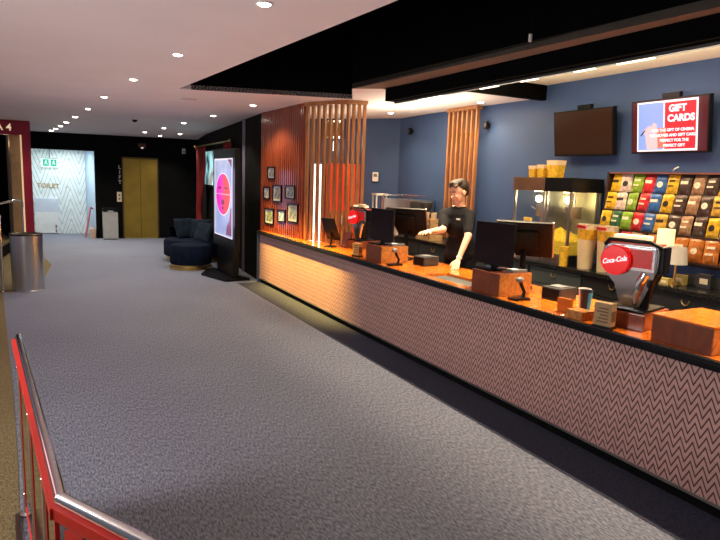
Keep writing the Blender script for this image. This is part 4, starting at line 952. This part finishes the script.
# ------------------------------------------------------------------ soda fountains
def fountain(lab, x, y, z, sc_, rz):
    """three-head beverage tower: steel waist, chrome barrel head, round red badge at the front (-x)"""
    t = thing('soda_fountain', lab, 'drinks dispenser', (x, y, z), rz)
    Z = Matrix.Scale(sc_, 4)
    def b(mb, nm, m_, par=t): 
        bmesh.ops.transform(mb.bm, matrix=Z, verts=mb.bm.verts[:]); return mb.build(nm, m_, par)
    m = MB(); m.box((-.11, -.15, 0), (.24, .15, .10), bevel=.006); b(m, 'wooden_base', BOXD)
    m = MB(); m.box((-.09, -.13, .10), (.22, .13, .115), bevel=.004); b(m, 'drip_tray', PLAST)
    # side silhouette in xz-ish drawn in y-z: narrow foot swelling to a wide head
    prof = [(-.07, .115), (.05, .115), (.06, .19), (.085, .26), (.16, .31), (.18, .36), (.185, .46), (.165, .50), (-.14, .50), (-.158, .46), (-.155, .37), (-.14, .31), (-.115, .24), (-.09, .17)]
    m = MB(); n = len(prof)
    vs = [(-.03, a, z_) for a, z_ in prof]+[(.09, a, z_) for a, z_ in prof]
    m._add(vs, [list(range(n)), list(range(n, 2*n))[::-1]]+[(i, (i+1) % n, n+(i+1) % n, n+i) for i in range(n)])
    bmesh.ops.bevel(m.bm, geom=[e for e in m.bm.edges], offset=.008, segments=2, affect='EDGES'); b(m, 'body', mat('dark_chrome', (.30, .29, .28), .16, 1, var=.05))
    m = MB(); m.box((-.035, -.14, .345), (-.028, .15, .485), bevel=.002); b(m, 'front_panel', CHROME)
    m = MB(); m.box((-.038, -.125, .365), (-.034, .01, .475)); b(m, 'red_label', RED)
    m = MB(); m.tube([(-.02, -.09, .33), (-.03, -.07, .28), (-.02, -.05, .2), (-.01, -.045, .12)], [.03, .028, .024, .022]); b(m, 'front_pipe', CHROME)
    m = MB(); m.tube([(.0, -.15, .34), (-.01, -.12, .29), (0, -.10, .2), (.0, -.095, .12)], [.02, .026, .024, .022]); b(m, 'side_pipe', PLAST)
    m = MB(); m.box((-.02, -.190, .34), (.07, -.160, .50), bevel=.012); b(m, 'end_cap', PLAST)
    m = MB(); m.tube([(-.03, .17, .49), (-.045, .14, .525), (-.045, -.11, .525), (-.03, -.18, .49)], .012); b(m, 'top_handle', PLAST)
    m = MB(); m.box((-.02, -.15, .50), (.085, .155, .512), bevel=.003); b(m, 'red_top_band', mat('red_orange_band', (.7, .10, .04), .35, var=.3, vscale=20))
    m = MB(); m.box((-.02, -.08, .525), (.07, .13, .555), bevel=.012); b(m, 'glowing_top', SHADE)
    bd = MB().lathe([(.088, 0), (.092, .006), (.092, .018), (.085, .024), (0, .026)], n=40, M=frame((-.045, .085, .40), (0, -1, 0), (0, 0, 1)).copy())
    bd = b(bd, 'round_badge', DISC)
    M = Z @ frame((-.0755, .085, .40), (0, -1, 0), (0, 0, 1)) @ Matrix.Rotation(R(14), 4, 'Z')
    text('badge_lettering', 'Coca-Cola', .043, M, TW, bd, ext=.001, shear=.45, bold=.0006, sx=.82)
    return t
fountain('chrome soda fountain with round red badge nearest the camera', 3.46, 2.64, .891, 1.09, R(14))
fountain('smaller looking soda fountain with red badge beyond the far till', 3.74, 7.06, .891, 1.02, R(12))
# card standees
def standee(x, y, rz, h, lab, m_):
    t = thing('menu_holder', lab, 'menu holder', (x, y, .891), rz)
    MB().box((-.04, -.065, 0), (.04, .065, .018), bevel=.002).build('base', PLAST, t)
    MB().box((-.032, -.06, .018), (.032, .06, h), bevel=.002).build('card_block', m_, t)
    m = MB()
    for k in range(5): m.box((-.034, -.04, .04+k*.022), (-.032, .04-(k % 3)*.012, .050+k*.022))
    m.box((-.03, -.0625, .05), (.02, -.06, .12)); m.build('printed_text', mat('brown_print', (.18, .09, .04), .6, var=.1), t)
KRAFT = mat('kraft_card', (.42, .28, .13), .6, var=.15)
standee(3.235, 2.64, R(12), .17, 'kraft card menu holder in front of the near soda fountain', KRAFT)
standee(3.30, 6.27, R(10), .16, 'wooden menu holder beside the far till', wood('menu_wood', (.45, .22, .06), (.65, .36, .12), .4, (3, 3, 3), 2, 3, .1))
t = thing('menu_holder', 'dark wooden menu stand left of the far soda fountain', 'menu holder', (3.62, 7.25, .891))
m = MB(); m.box((-.05, -.10, 0), (.05, .10, .02)); m.build('base', BOXD, t)
m = MB(); m.box((-.01, -.11, .015), (.01, .11, .20), M=Euler((0, R(15), 0)).to_matrix().to_4x4()); m.build('board', BOXD, t)
tb = thing('tablet_stand', 'black tablet tilted on a stand at the foot of the slat screen', 'tablet', (3.40, 7.25, .891), R(20))
MB().lathe([(.09, 0), (.09, .012), (.02, .02)], n=24).build('base', PLAST, tb)
m = MB(); m.tube([(0, 0, .01), (.02, 0, .10), (.0, 0, .20)], .014); m.build('stem', PLAST, tb)
m = MB(); m.box((-.010, -.12, -.16), (.006, .12, .16), M=Matrix.Translation((0, 0, .24)) @ Euler((0, R(-24), R(0))).to_matrix().to_4x4(), bevel=.005); m.build('tablet_body', PLAST, tb)
m = MB(); m.box((.006, -.11, -.15), (.008, .11, .15), M=Matrix.Translation((0, 0, .24)) @ Euler((0, R(-24), 0)).to_matrix().to_4x4()); m.build('screen', DKGREY, tb)
# cups block
bk = thing('cup_block', 'low wooden block holding sample cups beside the near soda fountain', 'block', (3.30, 2.90, .891))
MB().box((-.06, -.07, 0), (.06, .07, .06), bevel=.003).build('block', BOXL, bk)
def cup(x, y, z, r, h, m_, band, lab):
    t = thing('drink_cup', lab, 'cup', (x, y, z), 0, 'drink cups on the counter')
    MB().lathe([(r*.72, 0), (r, h), (r*1.05, h+.003), (r*1.05, h+.008), (r*.95, h+.008), (r*.9, h-.01), (0, h-.01)], n=28).build('cup_body', m_, t)
    if band: MB().lathe([(r*.74+.001, h*.04), (r+.001, h*.97)], n=14, a0=R(-120), a1=R(-40)).build('printed_band', band, t)
cup(3.46, 3.00, .891, .043, .165, mat('dark_blue_cup', (.015, .018, .03), .4, var=.1), mat('cyan_print', (.05, .45, .75), .4, var=.1), 'dark drink cup with bright blue side on the counter')
cup(3.58, 3.12, .891, .045, .15, mat('grey_white_cup', (.55, .52, .48), .5, var=.08), None, 'pale grey drink cup behind the dark blue cup')
t = thing('wooden_block', 'flat orange wooden card standing left of the drink cups', 'block', (3.32, 3.06, .891), R(5))
MB().box((-.012, -.06, 0), (.012, .06, .11), bevel=.002).build('board', ORANGE, t); MB().box((-.04, -.05, 0), (.04, .05, .012)).build('foot', ORANGE, t)
t = thing('condiment_ring', 'small chrome ring lying on the counter near the sample cups', 'ring', (3.24, 3.0, .892))
MB().tube([(.022*math.cos(a), .022*math.sin(a), .004) for a in [2*PI*i/20 for i in range(21)]], .004, 8).build('ring', CHROME, t)
# big wooden box at right
bb = thing('wooden_box', 'large plain red brown wooden box at the right end of the counter', 'box', (3.5, 2.09, .891))
m = MB(); m.box((3.27, 1.945, .891), (3.74, 2.32, 1.045), bevel=.004); m.build('box_body', BOXD, bb, True)
m = MB(); m.box((3.265, 1.935, 1.045), (3.75, 2.325, 1.056), bevel=.003); m.build('lid', ORANGE, bb, True)
m = MB(); m.box((3.275, 1.938, .893), (3.73, 1.9445, 1.043)); m.build('side_face', BOXL, bb, True)

# ------------------------------------------------------------------ the attendant
def blob(name, parts, m_, parent, voxel=.012, smooth=6):
    """fuse tapered capsules (p0, r0, p1, r1) and ellipsoids (c, (rx,ry,rz), rot) into one continuous surface"""
    mb = MB()
    for p in parts:
        if len(p) == 4:
            a, ra_, b, rb_ = p; a = Vector(a); b = Vector(b); n = 10; 
            d = b-a; L = d.length
            if L < 1e-5: mb.ball(a, ra_, 16); continue
            q = d.to_track_quat('Z', 'Y').to_matrix().to_4x4(); M = Matrix.Translation(a) @ q
            pr = [(ra_*math.cos(t), ra_*math.sin(t)) for t in [-PI/2+PI/2*i/6 for i in range(7)]]+[(rb_*math.cos(t), L+rb_*math.sin(t)) for t in [PI/2*i/6 for i in range(7)]]
            pr[0] = (0, pr[0][1]); pr[-1] = (0, pr[-1][1]); mb.lathe(pr, n=18, M=M)
        else:
            c_, r3, rot = p; M = Matrix.Translation(c_) @ (rot or Matrix.Identity(4)) @ Matrix.Diagonal((*r3, 1)); k = 12
            pr = [(math.sin(PI*i/k), -math.cos(PI*i/k)) for i in range(k+1)]; pr[0] = (0, -1); pr[-1] = (0, 1); mb.lathe(pr, n=20, M=M)
    o = mb.build(name, m_, parent)
    rm = o.modifiers.new('r', 'REMESH'); rm.mode = 'VOXEL'; rm.voxel_size = voxel; rm.use_smooth_shade = True
    sm = o.modifiers.new('s', 'SMOOTH'); sm.iterations = smooth; sm.factor = .5
    bpy.context.view_layer.update()
    me = bpy.data.meshes.new_from_object(o.evaluated_get(bpy.context.evaluated_depsgraph_get()))
    o.modifiers.clear(); old = o.data; o.data = me; bpy.data.meshes.remove(old); me.name = name
    for pl_ in me.polygons: pl_.use_smooth = True
    return o
PX, PY_ = 4.20, 5.42
pe = thing('person', 'person in a black T-shirt leaning on the counter and reaching to the far till screen', 'person', (PX, PY_, 0))
def L_(x, y, z): return Vector((x-PX, y-PY_, z+(.05 if z > .9 else 0)))
F = Vector((-.88, -.47, 0)).normalized()          # chest direction (towards image left and the camera)
rr = Vector((.88, -.47, 0)); dd = Vector((.47, .88, 0))
F = (-rr*.62-dd*.78).normalized(); LS = Vector((-F.y, F.x, 0))   # his left
U = Vector((0, 0, 1))
def tri(M_f, s_): return frame(M_f, LS, U)
neck = L_(4.10, 5.39, 1.49); chest = L_(4.12, 5.41, 1.30); waist = L_(4.17, 5.44, 1.06); pelv = L_(4.20, 5.46, .95)
rs = L_(3.985, 5.525, 1.395); ls = L_(4.14, 5.27, 1.40)
re = L_(3.87, 5.37, 1.235); rw = L_(3.62, 5.27, 1.225); le = L_(4.04, 5.14, 1.185); lw = L_(3.90, 5.10, .945)
HF = (-rr*.82-dd*.50-U*.28).normalized(); HL = U.cross(HF).normalized(); HU = HF.cross(HL).normalized()   # head axes
hc = L_(4.060, 5.375, 1.642)
def H(f_, l_, u_): return hc+HF*f_+HL*l_+HU*u_
HM = Matrix((HF, HL, HU)).transposed().to_4x4()
BMt = Matrix((F, LS, U)).transposed().to_4x4()
hips = [pelv+LS*s_*.095 for s_ in (1, -1)]
feet = [L_(4.25, 5.40, .09), L_(4.14, 5.60, .09)]; knees = [L_(4.23, 5.39, .50), L_(4.12, 5.57, .50)]
body = [(pelv, (.105, .155, .11), BMt), (waist, (.10, .14, .14), BMt), (chest, (.115, .165, .17), BMt), (chest+U*.09, (.10, .17, .09), BMt),
        (chest+U*.08, .075, neck+U*.02, .055), (neck, .055, hc-HU*.05, .054),
        (rs, .055, re, .040), (re, .040, rw, .026), (ls, .055, le, .040), (le, .040, lw, .026),
        (rs+LS*.05, .055, ls-LS*.05, .055), (neck-U*.01, .045, rs, .05), (neck-U*.01, .045, ls, .05),
        (hips[0], .09, knees[0], .058), (knees[0], .056, feet[0], .038), (hips[1], .09, knees[1], .058), (knees[1], .056, feet[1], .038),
        # head: cranium, face, jaw, chin, nose, brow, ears
        (H(-.012, 0, .035), (.104, .083, .098), HM), (H(.020, 0, -.030), (.076, .068, .090), HM), (H(.048, 0, -.098), (.034, .037, .028), HM),
        (H(.088, 0, .008), .008, H(.108, 0, -.030), .012),
        (H(.084, .012, -.060), .010, H(.084, -.012, -.060), .010), (H(.068, .035, -.02), (.018, .018, .02), HM), (H(.068, -.035, -.02), (.018, .018, .02), HM),
        (H(-.004, .084, -.005), (.018, .011, .032), HM), (H(-.004, -.084, -.005), (.018, .010, .032), HM)]
def hand(w_, fd, pd, spread, curl, thumb):
    """wrist, finger direction, palm normal, across direction; five separate fingers of unequal length"""
    fd = fd.normalized(); sd = spread.normalized(); pdn = pd.normalized(); out = []
    Mh = Matrix((fd, sd, pdn)).transposed().to_4x4()
    out.append((w_+fd*.045, (.050, .040, .016), Mh)); out.append((w_, .026, w_+fd*.03, .024))
    for k, (off, ln) in enumerate(((-.030, .066), (-.010, .078), (.011, .072), (.031, .056))):
        a = w_+fd*.082+sd*off; b = a+fd*ln*.5*math.cos(curl)+pdn*ln*.5*math.sin(curl)+sd*off*.25; c_ = b+fd*ln*.5*math.cos(curl*2.2)+pdn*ln*.5*math.sin(curl*2.2)+sd*off*.15
        out.append((a-fd*.02, .0095, b, .0088)); out.append((b, .0088, c_, .0075))
    a = w_+fd*.02-sd*.028*thumb; b = a+fd*.030-sd*.028*thumb+pdn*.006; c_ = b+fd*.032-sd*.008*thumb+pdn*.006
    out += [(a, .013, b, .011), (b, .0105, c_, .009)]
    return out
fdL = Vector((-.60, -.35, -.62)); sdL = Vector((.55, -.83, 0)); pdL = fdL.cross(sdL)
if pdL.z > 0: pdL = -pdL
body += hand(lw+(lw-le).normalized()*.012, Vector((-.60, -.35, -.62)), pdL, sdL, .25, 1)
fdR = (rw-re).normalized(); pdR = Vector((0, 0, -1)); sdR = Vector((-fdR.y, fdR.x, 0))
body += hand(rw, fdR+U*.05, pdR, sdR, .3, -1)
bo_ = blob('body', body, SKIN, pe, .0065, 3)
# T-shirt
rsl = rs.lerp(re, .78); lsl = ls.lerp(le, .78)
tee = [(waist-U*.10, (.135, .185, .12), BMt), (waist, (.132, .178, .16), BMt), (chest, (.135, .185, .18), BMt), (chest+U*.08, (.118, .185, .085), BMt),
       (rs, .066, rsl, .056), (ls, .066, lsl, .056), (rs+LS*.04, .068, ls-LS*.04, .068), (neck-U*.035, .062, rs, .062), (neck-U*.035, .062, ls, .062), (chest+U*.1, .085, neck-U*.04, .064)]
te = blob('t_shirt', tee, TEE, pe, .011, 5)
# trousers
tr = [(pelv-U*.01, (.122, .172, .12), BMt), (hips[0], .105, knees[0], .078), (knees[0], .077, feet[0]+U*.01, .060), (hips[1], .105, knees[1], .078), (knees[1], .077, feet[1]+U*.01, .060)]
blob('trousers', tr, TROU, pe, .012, 5)
for k in (0, 1):
    a = feet[k]; blob('shoe', [(a-U*.035-F*.04, .045, a-U*.045+F*.13, .038), (a-U*.0, .045, a-U*.04, .045)], PLAST, pe, .01, 3)
# hair: short sides, fuller light brown quiff on top
hr_ = [(H(-.034, 0, .058), (.104, .092, .090), HM), (H(.01, 0, .115), (.080, .078, .034), HM), (H(-.078, 0, .0), (.045, .070, .065), HM)]
ha = blob('hair', hr_, HAIR, pe, .008, 2)
qf = [(H(.045, x_, .112+dz_), .022, H(.076, x_*.95+.01, .092+dz_*.5), .014) for x_, dz_ in ((-.05, -.01), (-.03, .006), (-.01, .012), (.012, .012), (.032, .006), (.05, -.01))]+[(H(.038, 0, .112), (.048, .070, .030), HM)]
blob('fringe', qf, HAIRL, pe, .007, 2)
# face details
EYE = mat('eye_white', (.8, .78, .74), .3); IR = mat('iris_dark', (.03, .02, .015), .2); BROW = mat('brow_brown', (.05, .025, .012), .8); LIP = mat('lip', (.42, .15, .12), .5)
for s_ in (1, -1):
    m = MB(); m.ball(H(.078, s_*.030, .004), .0085); e_ = m.build('eye', EYE, pe)
    m = MB(); m.ball(H(.0835, s_*.030, .001), .0052); m.build('iris', IR, e_)
    m = MB(); m.tube([H(.090, s_*.014, .030), H(.091, s_*.030, .034), H(.080, s_*.047, .028)], .0038, 8); m.build('eyebrow', BROW, pe)
m = MB(); m.tube([H(.083, -.022, -.061), H(.093, -.008, -.058), H(.094, 0, -.060), H(.093, .008, -.058), H(.083, .022, -.061)], .0045, 8); m.build('mouth', LIP, pe)
m = MB(); lg = chest+F*.128+LS*.055+U*.055; m.box((-.022, -.008, -.002), (.022, .008, .004), frame(lg, LS, U)); m.build('chest_logo', WHITE, te)
m = MB(); wq = lw-(lw-le).normalized()*.02; dv_ = (lw-le).normalized(); m.lathe([(.031, -.008), (.033, 0), (.031, .008)], n=20, M=Matrix.Translation(wq) @ dv_.to_track_quat('Z', 'Y').to_matrix().to_4x4()); m.build('wristband', WHITE, pe)

# the whole back fitting stands 5 cm higher (cabinets on a taller plinth)
for o_ in list(COL.objects):
    if o_.parent is None and o_.location.x > 4.6 and 'kind' not in o_ and 'group' not in o_ or (o_.parent is None and o_.get('group') in ('base cabinets of the back counter', 'cartons on top of the popcorn machines', 'popcorn tubs on the back worktop', 'sweet bags on the candy rack', 'cups in the wooden crate')):
        if o_.name.split('.')[0] not in ('person', 'ceiling_lamp', 'drinks_cooler', 'wall_television'): o_.location.z += {'candy_rack': -.005, 'sweet_bag': -.005, 'popcorn_machine': .05, 'wall_hook': 0}.get(o_.name.split('.')[0], .05)
for o_ in list(COL.objects):
    if o_.name.split('.')[0] in ('popcorn', 'popcorn_scoop_box', 'carton_stand'): o_.location.z += .05
# ------------------------------------------------------------------ lights
WARM = (1, .74, .42)
ww = lamp('tile_patch_fill', 'AREA', (2.50, 8.0, 2.78), 55, (1, .68, .16), .02, (0, R(-19), 0), sy=3.0); ww.data.spread = R(26)  # added strip, shaped to throw the warm patch onto the counter tiles
bl = lamp('bulkhead_strip_lamp', 'AREA', (3.82, 3.6, 2.68), 100, (1, .78, .52), .05, sy=5.2); bl.data.spread = R(75)
lamp('bay_lamp', 'AREA', (4.5, 3.2, 2.95), 32, WARM, .5, sy=4.0)
lamp('far_bay_lamp', 'AREA', (4.7, 6.9, 2.81), 50, WARM, .5, sy=2.0)
lamp('bay_ceiling_fill', 'AREA', (4.3, 3.2, 2.55), 72, (1,.85,.6), .3, (PI, 0, 0), sy=4.5)  # added unseen panel that brightens the raised cream ceiling
lamp('pink_neon_lamp', 'POINT', (-3.2, 7.5, 1.6), 28, (1, .42, .45), .6)
lamp('far_uplight', 'AREA', (4.5, 7.0, 2.4), 25, (1,.85,.6), .5, (PI, 0, 0), sy=2)
d_ = Vector((3.2, 3.2, .4))-Vector((-2.4, 3.4, 2.5)); lamp('left_hall_fill', 'AREA', (-2.4, 3.4, 2.5), 150, (1, .93, .90), .8, d_.to_track_quat('-Z', 'Y').to_euler(), sy=2.5)  # fill added out of view to brighten the tiled counter front
lamp('hall_bounce_fill', 'AREA', (.9, 5.5, 1.0), 36, (1, .80, .79), 3.0, (PI, 0, 0), sy=9)  # unseen upward panel added in place of light bounced to the ceiling
W = bpy.data.worlds.new('World'); S.world = W; W.use_nodes = True
W.node_tree.nodes['Background'].inputs[0].default_value = (.66, .72, 1, 1); W.node_tree.nodes['Background'].inputs[1].default_value = .17

# ------------------------------------------------------------------ camera
cd = bpy.data.cameras.new('camera'); cam = bpy.data.objects.new('camera', cd); COL.objects.link(cam)
cd.lens = 30; cd.sensor_width = 36; cd.sensor_fit = 'HORIZONTAL'; cd.clip_start = .02
rows_ = ((0.884434,0.039414,-0.464998),(-0.465382,0.148340,-0.872591),(0.034585,0.988151,0.149540))
M = Matrix(rows_).to_4x4(); M.translation = Vector((0, 0, 1.8)); cam.matrix_world = M
S.camera = cam
S.view_settings.view_transform = 'Standard'; S.view_settings.look = 'None'; S.view_settings.exposure = 0
